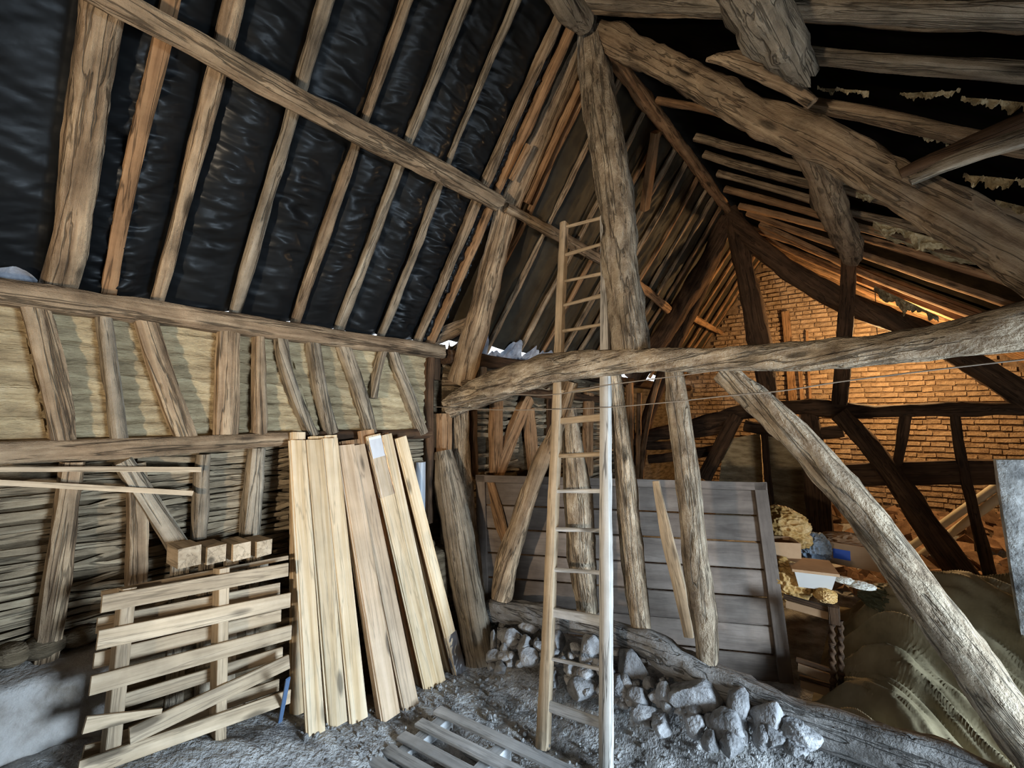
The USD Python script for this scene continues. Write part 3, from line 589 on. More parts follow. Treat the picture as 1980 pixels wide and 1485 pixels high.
tpx('post', PT2.off(-.02), [(1566, 800), (1576, 900), (1590, 1062)], [32, 46, 50], OAKD, label='broad dark post behind the long shore', cat='post', kind='thing', amp=.012, sq=6)
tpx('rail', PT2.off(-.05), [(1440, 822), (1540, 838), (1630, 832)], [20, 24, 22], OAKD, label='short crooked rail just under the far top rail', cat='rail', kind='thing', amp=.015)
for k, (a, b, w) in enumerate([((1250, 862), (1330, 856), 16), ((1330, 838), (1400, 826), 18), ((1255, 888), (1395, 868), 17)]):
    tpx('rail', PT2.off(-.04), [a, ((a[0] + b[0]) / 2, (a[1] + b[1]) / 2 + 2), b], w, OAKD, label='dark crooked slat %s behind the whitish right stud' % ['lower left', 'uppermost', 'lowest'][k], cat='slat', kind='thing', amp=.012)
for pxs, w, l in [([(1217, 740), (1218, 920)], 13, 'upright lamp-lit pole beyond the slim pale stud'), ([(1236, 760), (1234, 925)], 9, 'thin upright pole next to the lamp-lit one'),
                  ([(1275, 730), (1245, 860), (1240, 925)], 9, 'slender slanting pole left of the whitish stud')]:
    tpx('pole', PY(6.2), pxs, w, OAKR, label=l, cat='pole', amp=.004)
# daubed panel of the far partition
def ppanel(name, c, m, label, cat, amp=.03, thick=.08, seed=0, holes=()):
    u = np.linspace(0, 1, 40)[:, None, None]; v = np.linspace(0, 1, 40)[None, :, None]
    c = [PT2.off(-.1)(*q) for q in c]
    P = (c[0] * (1 - u) + c[1] * u) * (1 - v) + (c[3] * (1 - u) + c[2] * u) * v
    P = P + PT2.n * (amp * 2 * fbm(P * np.array([4, 1, 12]) + seed, 4, seed))[..., None]
    return obj(name, slab(P, (0, thick, 0)), m, None, label, cat, kind='thing', smooth=50)
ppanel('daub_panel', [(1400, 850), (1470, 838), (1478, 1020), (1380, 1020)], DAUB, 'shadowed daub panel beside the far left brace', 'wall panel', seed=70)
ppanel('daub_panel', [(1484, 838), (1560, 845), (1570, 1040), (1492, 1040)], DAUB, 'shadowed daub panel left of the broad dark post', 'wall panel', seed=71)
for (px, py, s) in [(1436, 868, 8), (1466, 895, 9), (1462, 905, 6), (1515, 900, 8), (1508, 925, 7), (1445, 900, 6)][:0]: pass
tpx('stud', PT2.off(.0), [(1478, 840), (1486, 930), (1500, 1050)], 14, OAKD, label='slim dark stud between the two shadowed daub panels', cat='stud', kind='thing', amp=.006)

# --- right roof slope
def raf_right(pxs, w, m, label, dep=None, group='rafters of the right roof slope', plane=ROOFR, amp=.010, sq=5, xr=(None, None), **kw):
    A = plane(*pxs[0]); y0 = A[1]
    P = [A] + [PY(y0)(*q) for q in pxs[1:]]
    if len(pxs) != 4 or pxs[0][0] != 1272:
        P.append(np.array([XR - .06, y0, zR(XR - .06, y0) + np.clip(P[-1][2] - zR(P[-1][0], y0), -.12, .03)]))
    wm = w * np.linalg.norm(P[0] - EYE) / F
    n = nz([-sR(y0), 0, -1])
    return timber('rafter', P, wm * kw.pop('ws', 1.), dep or wm, n, m, label=label, cat='rafter', group=group, amp=amp, sq=sq, **kw)
raf_right([(1100, 0), (1420, 14), (1560, 20), (1980, 30), (2200, 36)], 34, OAKG, 'grey rafter along the top edge of the picture, over the purlin', dep=.05, ws=.8)
raf_right([(1140, 22), (1300, 28), (1430, 30)], 12, OAK, 'thin lath just under the topmost grey rafter', dep=.02)
raf_right([(1530, 104), (1700, 120), (1980, 142), (2200, 158)], 28, OAKG, 'grey-brown rafter with a dark knot above the torn lining shreds', dep=.05)
raf_right([(1560, 200), (1680, 222), (1850, 262), (1990, 290), (2150, 310)], 26, OAK, 'brown rafter passing behind the great principal rafter at the right', dep=.06)
raf_right([(1272, 194), (1380, 216), (1520, 262), (1600, 282)], 15, OAKR, 'broken waney rafter under the great principal, nearest the ridge beam', dep=.05)
rr = [([(1345, 265), (1450, 294), (1550, 322), (1715, 358)], 10), ([(1362, 298), (1550, 352), (1640, 368), (1800, 414)], 10), ([(1388, 335), (1550, 380), (1640, 410), (1855, 457)], 10),
      ([(1402, 365), (1550, 405), (1648, 436), (1965, 522)], 9), ([(1430, 398), (1550, 428), (1658, 457), (1985, 555)], 11), ([(1445, 412), (1550, 450), (1697, 502), (1955, 590)], 11),
      ([(1470, 434), (1550, 470), (1697, 541), (1875, 608)], 12), ([(1482, 462), (1560, 500), (1640, 534), (1790, 592)], 11), ([(1490, 480), (1600, 528), (1700, 575), (1840, 622)], 11)]
for k, (p, w) in enumerate(rr):
    raf_right(p, w, OAKR if k > 2 else OAK, 'rafter on the dark right slope, %s down from the broken waney one' % ordn[k], dep=.07, amp=.006)
for k, y in enumerate([7.2, 7.6, 8.0, 8.4, 8.75]):
    P = [np.array([x, y, zR(x, y) + .02]) for x in (RIDGE[0], -.4, .8, 2.3)]
    timber('rafter', P, .055, .06, (sR(y), 0, 1), OAKR, label='far right-slope rafter before the gable, %s from the brick' % ordn[4 - k], cat='rafter', group='far rafters of the right slope', amp=.01, sq=5)
# right purlin in two lengths
PQ = lambda px, py, dz: hit((px, py), ROOFR.n, ROOFR.p + ROOFR.n * dz)
tpx('purlin', ROOFR.off(.17), [(1425, -60), (1462, 10), (1500, 75), (1545, 140)], [92, 86, 74, 34], OAKG, ext=(2.2, 0), ratio=.7, label='big grey purlin end, split and jagged, above the great rafter', cat='purlin', kind='thing', sq=4, amp=.03, ragged=.08)
tpx('purlin', ROOFR.off(.17), [(1548, 235), (1562, 285), (1600, 380), (1640, 470), (1650, 498)], [34, 38, 38, 36, 26], OAK, ratio=.9, label='knotty round purlin length ending at the second truss', cat='purlin', kind='thing', sq=2.6, amp=.02)
tpx('brace', PY(2.55), [(1760, 352), (1850, 312), (1985, 268), (2140, 220)], [14, 26, 34, 38], OAKG, ext=(0, .35), label='grey-lit brace end poking in from the right edge', cat='brace', kind='thing', sq=5, amp=.012)
tpx('brace', PY(2.75), [(1740, 338), (1850, 290), (1985, 235), (2140, 180)], [22, 30, 34, 38], OAKD, ext=(0, .35), label='dark brace lying behind the grey-lit one at right', cat='brace', kind='thing', sq=5, amp=.012)
# torn strips of pale lining hanging between the right rafters
def strip(pxs, hpx, label, k, y, m=PAPER):
    P0 = [PY(y)(*p) for p in pxs]; n = 90
    s = np.linspace(0, 1, n); st = np.linspace(0, 1, len(P0))
    C = np.stack([np.interp(s, st, [p[j] for p in P0]) for j in range(3)], 1)
    hm = hpx * np.linalg.norm(P0[0] - EYE) / F
    v = np.linspace(0, 1, 9)
    drop = hm * (.5 + 1.5 * fbm(np.stack([s * 6 + k * 7, 0 * s, 0 * s], -1), 4, k)).clip(.05, 1.3) * np.sin(np.pi * s.clip(.03, .97)) ** .4
    P = C[:, None] + np.array([0, 0, -1.])[None, None] * (drop[:, None] * v[None, :])[..., None]
    wob = fbm(np.stack([s[:, None] * 13 + v * 2.5, 0 * s[:, None] + v * 3.5, 0 * s[:, None] + 0 * v + k], -1), 4, k + 3)
    P = P + np.array([.1, -1., .2]) * (hm * 1.8 * wob * (v[None] ** .7))[..., None]
    return obj('lining_strip', grid(P), m, None, label, 'torn lining', 'torn lining strips on the right roof slope', smooth=40)
strips = [([(1655, 372), (1720, 386), (1808, 412)], 22, 4.35), ([(1688, 428), (1780, 452), (1905, 490)], 26, 4.3), ([(1690, 446), (1800, 485), (1940, 520)], 10, 5.0), ([(1600, 350), (1655, 355), (1705, 360)], 10, 4.4),
          ([(1862, 338), (1920, 342), (2000, 352)], 24, 2.9), ([(1858, 188), (1920, 192), (2000, 200)], 18, 2.75), ([(1925, 386), (1990, 402), (2040, 412)], 14, 3.0), ([(1580, 170), (1625, 172), (1680, 176)], 14, 3.05), ([(1740, 180), (1790, 178), (1856, 176)], 14, 2.95),
          ([(1770, 258), (1830, 268), (1900, 275)], 18, 3.3), ([(1690, 552), (1760, 585), (1815, 612)], 22, 6.25), ([(1438, 420), (1480, 470), (1530, 510)], 10, 6.9), ([(1560, 540), (1600, 556), (1640, 575)], 14, 7.0)]
sl = ['crinkled pale strip below the knotty purlin, upper one', 'long crinkled pale strip in the middle of the right slope', 'thin crumpled strip along a rafter of the right slope', 'tiny torn strip beside the knotty purlin',
      'bright crumpled strip at the right edge below the grey brace', 'dim crumpled strip at the right edge near the top', 'small crumpled strip at right edge by the dark rafter foot', 'little torn shreds right of the purlin gap, upper left', 'torn shreds standing up between the upper right rafters',
      'torn piece hanging under the brown right rafter', 'dark ragged strip above the second truss rafter', 'orange ragged edge right of the far king post', 'ragged strip left of the dark squared post']
for k, ((p, h, y), l) in enumerate(zip(strips, sl)): strip(p, h, l, 11 + k, y)

# ================================================================== the things stored here
import trimesh
def board_xf(a, b, face_n):
    """Frame with x from a to b, z along the face normal."""
    ex = nz(b - a); ez = nz(face_n - np.dot(face_n, ex) * ex); ey = np.cross(ez, ex)
    m = np.eye(4); m[0, :3] = ex; m[1, :3] = ey; m[2, :3] = ez; m[3, :3] = (a + b) / 2
    return m, np.linalg.norm(b - a)
def chamfer_box(L, W, T, c=.003, warp=0., taper=1., n=8):
    q = np.array([(-1, -1), (1, -1), (1, 1), (-1, 1)], float)
    prof = []
    for sx, sy in q:
        a, b = (sx * (W / 2 - c), sy * T / 2), (sx * W / 2, sy * (T / 2 - c))
        prof += [a, b] if sx * sy < 0 else [b, a]
    prof = np.array(prof)
    prof = prof[np.argsort(np.arctan2(prof[:, 1] / T, prof[:, 0] / W))]
    t = np.linspace(-.5, .5, n); bend = warp * np.cos(np.pi * t)
    P = np.array([[(L * x, p[0] * (1 + (taper - 1) * (x + .5)), p[1] + b) for p in prof] for x, b in zip(t, bend)])
    k = len(prof); v = P.reshape(-1, 3); i = np.arange(n * k).reshape(n, k); j = np.roll(i, -1, 1)
    f = np.stack([i[:-1], j[:-1], j[1:], i[1:]], -1).reshape(-1, 4); f = np.vstack([f[:, [0, 1, 2]], f[:, [0, 2, 3]]])
    f = np.vstack([f] + [np.array([[e[0], e[m], e[m + 1]] for m in range(1, k - 1)]) for e in (i[0], i[-1][::-1])])
    return v, orient(v, f)
def board(name, a, b, face_n, W, T, m, parent=None, label=None, cat=None, group=None, **kw):
    x, L = board_xf(np.asarray(a, float), np.asarray(b, float), np.asarray(face_n, float))
    return obj(name, chamfer_box(L, W, T, **kw), m, parent, label, cat, group, xf=x, smooth=25)

# --- timber ends behind the pallet, lower boards in darker wood for shade
p2 = thing('pallet', 'second pallet behind the upright one, square block ends above boards coloured as shaded', 'pallet')
for px, py, w in [(367, 1077, 30), (419, 1072, 26), (468, 1066, 26), (511, 1060, 24)]:
    p = PX(-2.56)(px, py); w_ = w * np.linalg.norm(p - EYE) / F
    v, f = box([-.16, -w_ / 2, -w_ / 2], [0, w_ / 2, w_ / 2], .002); obj('block', (v, f), PALL, p2, xf=local(v, p)[1])
    a = np.array([-2.685, p[1], p[2] - .02]); b = np.array([-2.60, p[1] - .03, float(ground(np.array(-2.5), np.array(p[1]))) - .02])
    board('bearer', b, a, (1, 0, 0), w_ * .8, .03, OAKG, p2, c=.004)
ya, yb = PX(-2.6)(345, 1077)[1], PX(-2.6)(535, 1060)[1]
for z in (1.02, .82, .62): board('slat', (-2.70 + (1.07 - z) * .15, ya, z), (-2.70 + (1.07 - z) * .15, yb, z + .01), (1, 0, .15), .09, .02, OAKG, p2, c=.002)
# --- upright pallet
pal = thing('pallet', 'brown wooden pallet standing on edge against the left wall, one slat broken', 'pallet')
PAx, PAz = -2.42, -.12                       # leaning plane
PPL = Plane((1, 0, .16), (-2.40, 1.0, .75))
BK = PPL.off(-.105)
def slat(a, b, w, plane, m=PALL, name='slat', T=.02, **kw):
    A, B = plane(*a), plane(*b); mid = (np.array(a, float) + b) / 2
    e = np.array([0, w / 2.]); W = np.linalg.norm(plane(*(mid + e)) - plane(*(mid - e))) * .96
    return board(name, A, B, PPL.n, W, T, m, pal, **kw)
slat((196, 1168), (556, 1101), 31, PPL)
slat((188, 1238), (560, 1160), 34, PPL)
slat((174, 1326), (562, 1222), 34, PPL)
slat((163, 1402), (312, 1374), 32, PPL, name='broken_slat', label='broken slat end pointing up at right', taper=.35)
slat((250, 1424), (558, 1279), 33, PPL)
slat((150, 1490), (560, 1346), 33, PPL)
for a, b, w in [((196, 1148), (556, 1078), 10), ((187, 1210), (540, 1138), 28), ((181, 1278), (542, 1190), 28), ((222, 1360), (545, 1262), 27), ((160, 1458), (214, 1444), 32), ((236, 1428), (538, 1324), 27)]:
    slat(a, b, w, BK, name='back_slat')
for a, b, w in [((246, 1136), (210, 1482), 20), ((428, 1098), (420, 1440), 18)]:
    A, B = PPL.off(-.052)(*a), PPL.off(-.052)(*b)
    wm = w * np.linalg.norm(A - EYE) / F
    board('stringer', A, B, PPL.n, wm * .8, .085, PINE if False else PALL, pal, label='paler pallet bearer')
bl = G(541, 1398); tp_ = PX(-2.2)(557, 1312)
timber('steel_strip', [bl, tp_], .022, .008, (1, 0, 0), STEELB, label='narrow blue-grey steel strip between pallet and planks', cat='metal strip', sq=8, amp=.0)

# --- new planks leaning on the wall
WTOP = PX(-2.70)
def plank(tl, tr, bl_, br, label, T=.022, m=PINE, under=0., group=None, layers=1):
    tc, bc = (np.array(tl) + tr) / 2., (np.array(bl_) + br) / 2.
    B = G(*bc)
    pl = WTOP.off(under)
    A = pl(*tc)
    if under: B = B + np.array([under, 0, 0])
    up = nz(A - B)
    # the face turns to the barn; width from the pixels
    side = np.array([0, 1., 0]); n = nz(np.cross(side, up)); n = n if n[0] > 0 else -n
    fp = Plane(n, A)
    W0 = np.linalg.norm(np.cross(fp(*tr) - fp(*tl), up)); fb = Plane(n, B); W1 = np.linalg.norm(np.cross(fb(*br) - fb(*bl_), up))
    W = (W0 + W1) / 2
    t = thing('plank', label, 'plank', group)
    x, L = board_xf(B, A, n)
    for q in range(layers):
        xq = x.copy(); xq[3, :3] -= n * (q * (T + .002)); xq[3, :3] += x[1, :3] * (rng.normal(0, .004) if q else 0) + x[0, :3] * (rng.normal(0, .008) if q else 0)
        obj('board', chamfer_box(L, W, T, c=.0025, warp=0 if layers > 1 else rng.normal(0, .004)), m if q < 1 else OAKR if q == 1 and layers > 2 else m, t, xf=xq, smooth=25)
    obj('tongue', chamfer_box(L - .004, .010, T * .35, c=.001), m, t, xf=np.vstack([x[:3], x[3] + np.append(x[1, :3] * (W / 2 + .004), 0)]), smooth=25)
    return t, x, L, W, T
PLK = [((561, 852), (588, 852), (594, 1427), (628, 1413), 'new pine plank at the left of the left bundle, dark knot halfway down'),
       ((590, 851), (621, 851), (636, 1409), (670, 1396), 'new pine plank in the middle of the left bundle'),
       ((623, 848), (651, 848), (678, 1401), (710, 1386), 'new pine plank with swirling grain at right of the left bundle'),
       ((656, 861), (680, 861), (735, 1396), (776, 1379), 'brownish plank at the left of the right bundle, shorter than its neighbours'),
       ((680, 861), (700, 861), (777, 1379), (812, 1358), 'second brownish plank of the right bundle, pale at its foot'),
       ((708, 841), (735, 841), (822, 1338), (844, 1324), 'plank with white paper label at its top'),
       ((737, 840), (755, 840), (842, 1330), (860, 1312), 'narrow pine plank right beside the labelled one'),
       ((766, 846), (782, 845), (878, 1310), (900, 1296), 'rightmost plank, split from the bundle, plastic wrap round its foot')]
made = []
for k, (a, b, c, d, l) in enumerate(PLK):
    mm = PINE
    if k in (3, 4): mm = wood('pine_aged', [(.25, (.36, .23, .13)), (.45, (.56, .41, .27)), (.6, (.66, .50, .35)), (.8, (.74, .60, .44))], grain=(.9, 22, 22), bump=.12, rough=.6, blotch=(.8, 1.06), dist=.004, cracks=.3) if k == 3 else AGED
    if k == 3: AGED = mm
    made.append(plank(a, b, c, d, l, T=.028, m=mm, layers=1 if k < 3 else 2 if k < 5 else 4))
for k, (a, b, c, d, l) in enumerate([((563, 836), (589, 836), (572, 1388), (600, 1385), 'plank lying behind the leftmost new plank, showing its orange edge'), ((598, 844), (622, 844), (640, 1390), (668, 1380), 'plank end just showing above the middle plank of the left bundle'),
                                     ((626, 842), (650, 842), (684, 1380), (708, 1370), 'plank end just showing above the swirly plank'), ((695, 832), (720, 832), (770, 1350), (800, 1335), 'orange plank end standing behind the labelled plank'),
                                     ((660, 851), (700, 851), (740, 1370), (790, 1350), 'wide plank end behind the two brownish planks')]):
    plank(a, b, c, d, l, T=.03, m=PINE if k in (0, 1, 2) else OAKR, under=-.045)
# paper label and wrap
t, x, L, W, T = made[5]
def on_plank(rec, name, u0, u1, w0, w1, m, h=.0015, parent=None, lab=None):
    t, x, L, W, T = rec
    v, f = box([u0 - L / 2, w0 * W, T / 2], [u1 - L / 2, w1 * W, T / 2 + h])
    return obj(name, (v, f), m, parent or t, lab, xf=x)
lb = on_plank(made[5], 'paper_label', L - .155, L - .012, -.46, .5, LABELW, lab='white paper label with grey print')
on_plank(made[5], 'print_block', L - .062, L - .028, -.36, .34, INK, .002, lb)
for q in range(5): on_plank(made[5], 'print_line', L - .145 + q * .015, L - .141 + q * .015, -.38 + .05 * (q % 2), .30 - .09 * (q % 3), INK, .002, lb)
lb2 = on_plank(made[7], 'paper_label', .02, .16, -.40, .42, LABELW, lab='crumpled white and blue label at the foot')
on_plank(made[7], 'print_block', .04, .09, -.3, .3, STEELB, .002, lb2)
on_plank(made[7], 'print_line', .11, .125, -.3, .2, STEELB, .002, lb2)
def wrap(rec, u0, u1, seed, name='plastic_wrap'):
    t, x, L, W, T = rec
    nu, nv = 26, 40
    u = np.linspace(u0, u1, nu) - L / 2; a = np.linspace(0, 2 * np.pi, nv)
    q = section(nv, 8); q = np.vstack([q, q[:1]])
    P = np.stack([np.repeat(u[:, None], nv + 1, 1), q[None, :, 0] * (W / 2 + .008) + 0 * u[:, None], q[None, :, 1] * (T / 2 + .006) + 0 * u[:, None]], -1)
    P += .010 * fbm(P * 26 + seed, 3, seed)[..., None] * np.array([.5, 1, 1]); obj(name, grid(P), CLEARW, t, 'crumpled clear plastic wrap', xf=x, smooth=30)
wrap(made[5], L - .42, L - .03, 4); wrap(made[7], .0, .30, 5)

# --- pipes in the corner
tpx('drain_pipe', PX(-2.72), [(812, 893), (811, 990), (809, 1100)], 17, PIPEG, label='pale grey plastic pipe standing in the corner behind the planks', cat='pipe', sq=2, amp=0, ratio=1., n=20)
tpx('pole', PX(-2.76), [(858, 960), (857, 1100), (853, 1190)], 10, OAKG, label='thin grey pole standing behind the leaning log', cat='pole', sq=2.2, amp=.004, ratio=1.)
# --- ladder
lad = thing('ladder', 'tall wooden ladder leaning on the tie beam, two worn rails, right one painted daylit', 'ladder')
fl_, fr_ = np.array(G(1050, 1446)), np.array([-1.17, 2.185, -.02])
LP = Plane(nz(np.cross([1, 0, 0], np.array([-.25, .62, 2.75]))), fl_)
lf = [(1091, 432), (1083, 620), (1078, 800), (1070, 980), (1062, 1190), (1050, 1446)]
rg = [(1168, 420), (1170, 560), (1171, 700), (1171, 900), (1172, 1100), (1172, 1300), (1172, 1500), (1172, 1540)]
LP2 = Plane(LP.n, LP.p + LP.n * (.0))
P, W = span(LP, lf, [12, 15, 17, 18, 21, 24])
timber('rail', P, W * .9, .065, LP.n, PALL, lad, sq=6, amp=.003, smooth=30)
P, W = span(LP, rg, [12, 14, 18, 20, 22, 24, 25, 25])
timber('rail', P, W * .9, .065, LP.n, DAYLIT_RAIL, lad, sq=6, amp=.003, smooth=30)
rungs = [(440, 420), (495, 470), (545, 528), (592, 570), (642, 626), (695, 684), (758, 750), (815, 806), (882, 878), (950, 949), (1023, 1026), (1101, 1108), (1183, 1202), (1272, 1296), (1362, 1402)]
for k, (yl, yr) in enumerate(rungs):
    xl = np.interp(yl, [p[1] for p in lf], [p[0] for p in lf]); xr = np.interp(yr, [p[1] for p in rg], [p[0] for p in rg])
    A, B = LP(xl, yl), LP(xr, yr)
    flat = k in (7, 14, 12)
    timber('rung', [A, (A + B) / 2, B], (.05 if k == 7 else .055) if flat else .026, .026, LP.n, PALG if k > 8 else PALL, lad, sq=5 if flat else 2.2, amp=.003, n=10, smooth=35)
# --- pallet on the floor
dp = thing('pallet', 'weathered grey pallet lying flat on the dirt floor in the foreground', 'pallet')
ZD = PZ(.17)
o = ZD(852, 1366); ang = math.radians(-2.)
far, near = ZD(852, 1366), ZD(640, 1490)
ax = nz(ZD(1112, 1486) - far); ay = nz(np.array([ax[1], -ax[0], 0]));  ay = ay if np.dot(ay, near - far) > 0 else -ay
Ls = np.linalg.norm(ZD(1112, 1486) - far) + .22
sl_px = [(852, 1366), (812, 1387), (772, 1408), (735, 1428), (705, 1447), (668, 1472), (630, 1496), (590, 1520)]
v0 = far
for k, p in enumerate(sl_px):
    c = np.dot(ZD(*p) - far, ay)
    a = far + ay * (c + .035); st = rng.uniform(-.01, .01)
    board('deck_slat', a + ax * st, a + ax * (Ls + st), (0, 0, 1), .066, .02, PALG, dp, c=.003, warp=rng.normal(0, .002))
cmax = np.dot(ZD(*sl_px[-1]) - far, ay) + .08
for u in (.06, Ls / 2 - .08, Ls - .12):
    a = far + ax * u - np.array([0, 0, .065]); board('bearer', a, a + ay * cmax, (0, 0, 1), .07, .09, PALG, dp, c=.003)
for c in (.04, cmax / 2, cmax - .05):
    a = far + ay * c - np.array([0, 0, .125]); board('bottom_slat', a, a + ax * Ls, (0, 0, 1), .085, .018, PALG, dp)

# --- boarded panel behind the truss
bp = thing('boarded_panel', 'wide weathered grey-brown boarded door panel leaning behind the studs', 'panel')
TR, BR_ = np.array([-.70, 3.98, 1.372]), np.array([-.555, 3.88, -.02])
TL = np.array([-2.74, 2.98, 1.37]); BLp = TL + (BR_ - TR)
bu, bv = TR - TL, BLp - TL; bn = nz(np.cross(bu, bv)); bn = bn if bn[1] < 0 else -bn
Lu, Lv = np.linalg.norm(bu), np.linalg.norm(bv); eu, ev = nz(bu), nz(bv)
def pb(name, u0, u1, v0, v1, d, T=.025, m=DOORP, **kw):
    a = TL + eu * u0 + ev * (v0 + v1) / 2 + bn * d; b = TL + eu * u1 + ev * (v0 + v1) / 2 + bn * d
    return board(name, a, b, bn, (v1 - v0), T, m, bp, **kw)
ed = np.linspace(.055, Lv, 8)
for k in range(7): pb('plank', .05, Lu - .05, ed[k] + .005, ed[k + 1] - .006, rng.uniform(-.004, .004), warp=rng.normal(0, .003), c=.006)
pb('top_frame', 0, Lu, 0, .06, .018, .04)
x0 = TL + eu * (Lu - .045) + bn * .018
board('side_frame', x0, x0 + ev * Lv, bn, .09, .04, DOORP, bp); x0 = TL + eu * .04 + bn * .018
board('side_frame', x0, x0 + ev * Lv, bn, .08, .04, DOORP, bp)
pb('back_rail', .05, Lu - .05, .3, .38, -.03); pb('back_rail', .05, Lu - .05, 1.0, 1.08, -.03)
# low wall behind the panel
timber('floor_timber', [(-2.7, 3.35, .55), (-1.9, 3.3, .56)], .07, .06, (0, 0, 1), OAKG, label='horizontal timber low behind the corner post', cat='timber') if False else None

# --- stones of the collapsed dwarf wall
SP = Plane((0, -.40, .66), (0, 2.74, .40))
def rock(w, h, d, seed, rough=.16, cuts=9):
    r = np.random.default_rng(seed); m = trimesh.creation.icosphere(3); v = np.array(m.vertices)
    for _ in range(cuts):
        n = nz(r.normal(size=3)); k = r.uniform(.55, .85); e = v @ n; v = v - np.maximum(e - k, 0)[:, None] * n * .92
    v = v * (1 + rough * fbm(v * 3.1 + seed, 3, seed))[:, None]
    return v * np.array([w, d, h]) / 1.55, np.array(m.faces)
BIG = [(1146, 1264, 25, 30, 'big upright flat-faced stone behind the ladder right rail'), (1218, 1292, 30, 28, 'big rough pale block right of the ladder under the sill log'), (1341, 1352, 43, 35, 'largest rounded stone wedged under the sill log'),
       (1425, 1366, 28, 34, 'grey stone right of the largest one'), (1486, 1396, 30, 34, 'bluish block at the right end of the rubble'), (1410, 1408, 32, 28, 'dark smooth stone below the grey one'), (1235, 1350, 21, 17, 'small pale stone stacked on a squarer one'),
       (1242, 1379, 23, 16, 'squarish stone under the small pale one'), (1283, 1357, 14, 30, 'thin slab of stone standing on edge'), (1341, 1402, 20, 20, 'round pale stone below the largest one'), (1124, 1333, 26, 18, 'knobbly stone low between the ladder rails'),
       (1131, 1304, 14, 12, 'little pale stone between the ladder rails above the knobbly one'), (1104, 1303, 13, 16, 'small stone touching the left ladder rail inside'), (1198, 1330, 19, 18, 'stone just right of the ladder below the rough block'),
       (1549, 1424, 32, 20, 'dark flat stone at the far right below the log'), (1475, 1430, 17, 20, 'small dark stone under the bluish block'), (1277, 1406, 17, 16, 'broken dark stone below the standing slab'), (1372, 1434, 15, 20, 'narrow pale stone low at the right'),
       (1411, 1442, 19, 22, 'grey stone at the bottom of the heap right'), (1077, 1243, 13, 18, 'white stone peeping left of the ladder rail'), (990, 1237, 19, 17, 'pointed brown stone right of the leaning log'), (1013, 1252, 14, 18, 'bluish stone below the pointed one'),
       (1021, 1210, 17, 13, 'stone tucked right under the sill log left of the ladder'), (977, 1271, 14, 12, 'pale stone close to the foot of the leaning log'), (953, 1242, 7, 19, 'splinter of stone standing beside the leaning log'), (1018, 1272, 20, 14, 'dull stone half sunk in the dirt left of the ladder'),
       (1250, 1403, 10, 8, 'small white pebble under the squarish stone'), (1190, 1262, 18, 10, 'thin stone slab directly under the sill log by the ladder'), (1452, 1345, 14, 16, 'stone under the sill log right of the grey stone')]
for k, (px, py, rx, ry, l) in enumerate(BIG):
    p = SP(px, py); dep = px_of(p); dd = (R.T @ (p - EYE))[1]; w, h = rx * dd / F * 2 * .95, ry * dd / F * 2 * .95
    v, f = rock(w, h, min(w, h) * 1.05, 300 + k)
    rot = trimesh.transformations.rotation_matrix(.6, [0, 0, 1])[:3, :3]
    obj('stone', (v @ rot.T, f), STONE, None, l, 'stone', 'stones of the collapsed dwarf wall', kind='thing', smooth=28, xf=local(v, p + np.array([0, .01, 0]))[1])
for k in range(110):
    px = rng.uniform(950, 1560); base = np.interp(px, [950, 1150, 1350, 1560], [1225, 1275, 1345, 1420]); py = base + rng.uniform(-10, 75) * (1 if px < 1450 else .6)
    p = SP(px, py)
    if p[2] < .05: p = G(px, py)
    s = rng.uniform(.012, .045) * (1.3 if rng.random() < .2 else 1)
    v, f = rock(s * 2, s * rng.uniform(1.1, 2), s * 2, 900 + k)
    obj('rubble_stone', (v, f), STONE, None, 'small loose rubble stone among the bigger ones under the sill log', 'stone', 'small rubble stones under the sill log', kind='thing', smooth=28, xf=local(v, p)[1])
# gravel and crumbs of daub strewn over the dirt: uncountable
cr_ = []
ico = trimesh.creation.icosphere(1); iv, if_ = np.array(ico.vertices), np.array(ico.faces)
for k in range(2600):
    x, y = rng.uniform(-2.4, .5), rng.uniform(1.2, 3.0)
    s = rng.uniform(.003, .011) * (1.8 if rng.random() < .08 else 1)
    z = float(ground(np.array(x), np.array(y))) + .012
    cr_.append((iv * rng.uniform(.5, 1.2, 3) * s + np.array([x, y, z]), if_))
obj('gravel', cat_mesh(cr_), EARTH, None, 'loose crumbs and gravel strewn over the dirt floor', 'gravel', kind='stuff')

# --- the heap beyond the truss: tarpaulin, sacks, boxes
tx, ty = np.meshgrid(np.linspace(-.42, 2.1, 240), np.linspace(3.02, 5.6, 240), indexing='ij')
q = np.stack([tx, ty, 0 * tx], -1)
hh = .70 * sm((ty - 2.98) / 1.35) * (.35 + .65 * sm((5.35 - ty) / 1.2)) * sm((5.75 - ty) / .5) * sm((tx + .46) / .60)
hh = hh * (1 + .35 * fbm(q * 1.4, 3, 80)) - .10 * sm((tx - .6) / 1.2)
ca, sa = .60, .80
al, ac = tx * sa - ty * ca, tx * ca + ty * sa            # along and across the folds
wv = .25 * fbm(np.stack([al * 1.3, ac * .8, 0 * tx], -1), 2, 84)
fold = 1 - np.abs(fbm(np.stack([(ac + wv) * 11, al * .8, 0 * tx], -1) + 3, 3, 81)) * 7
fold2 = 1 - np.abs(fbm(np.stack([(ac + wv) * 4.6, al * .5, 0 * tx], -1) + 9, 2, 82)) * 6
hh = hh + (.055 * fold.clip(-1, 1) + .085 * fold2.clip(-1, 1)) * sm(hh / .12) + .016 * fbm(q * 10, 3, 83) + .016 * (1 - np.abs(fbm(np.stack([(ac + wv) * 22 + 2 * al, al * 3, 0 * tx], -1), 3, 86)) * 6).clip(-1, 1) * sm(hh / .12) + .02
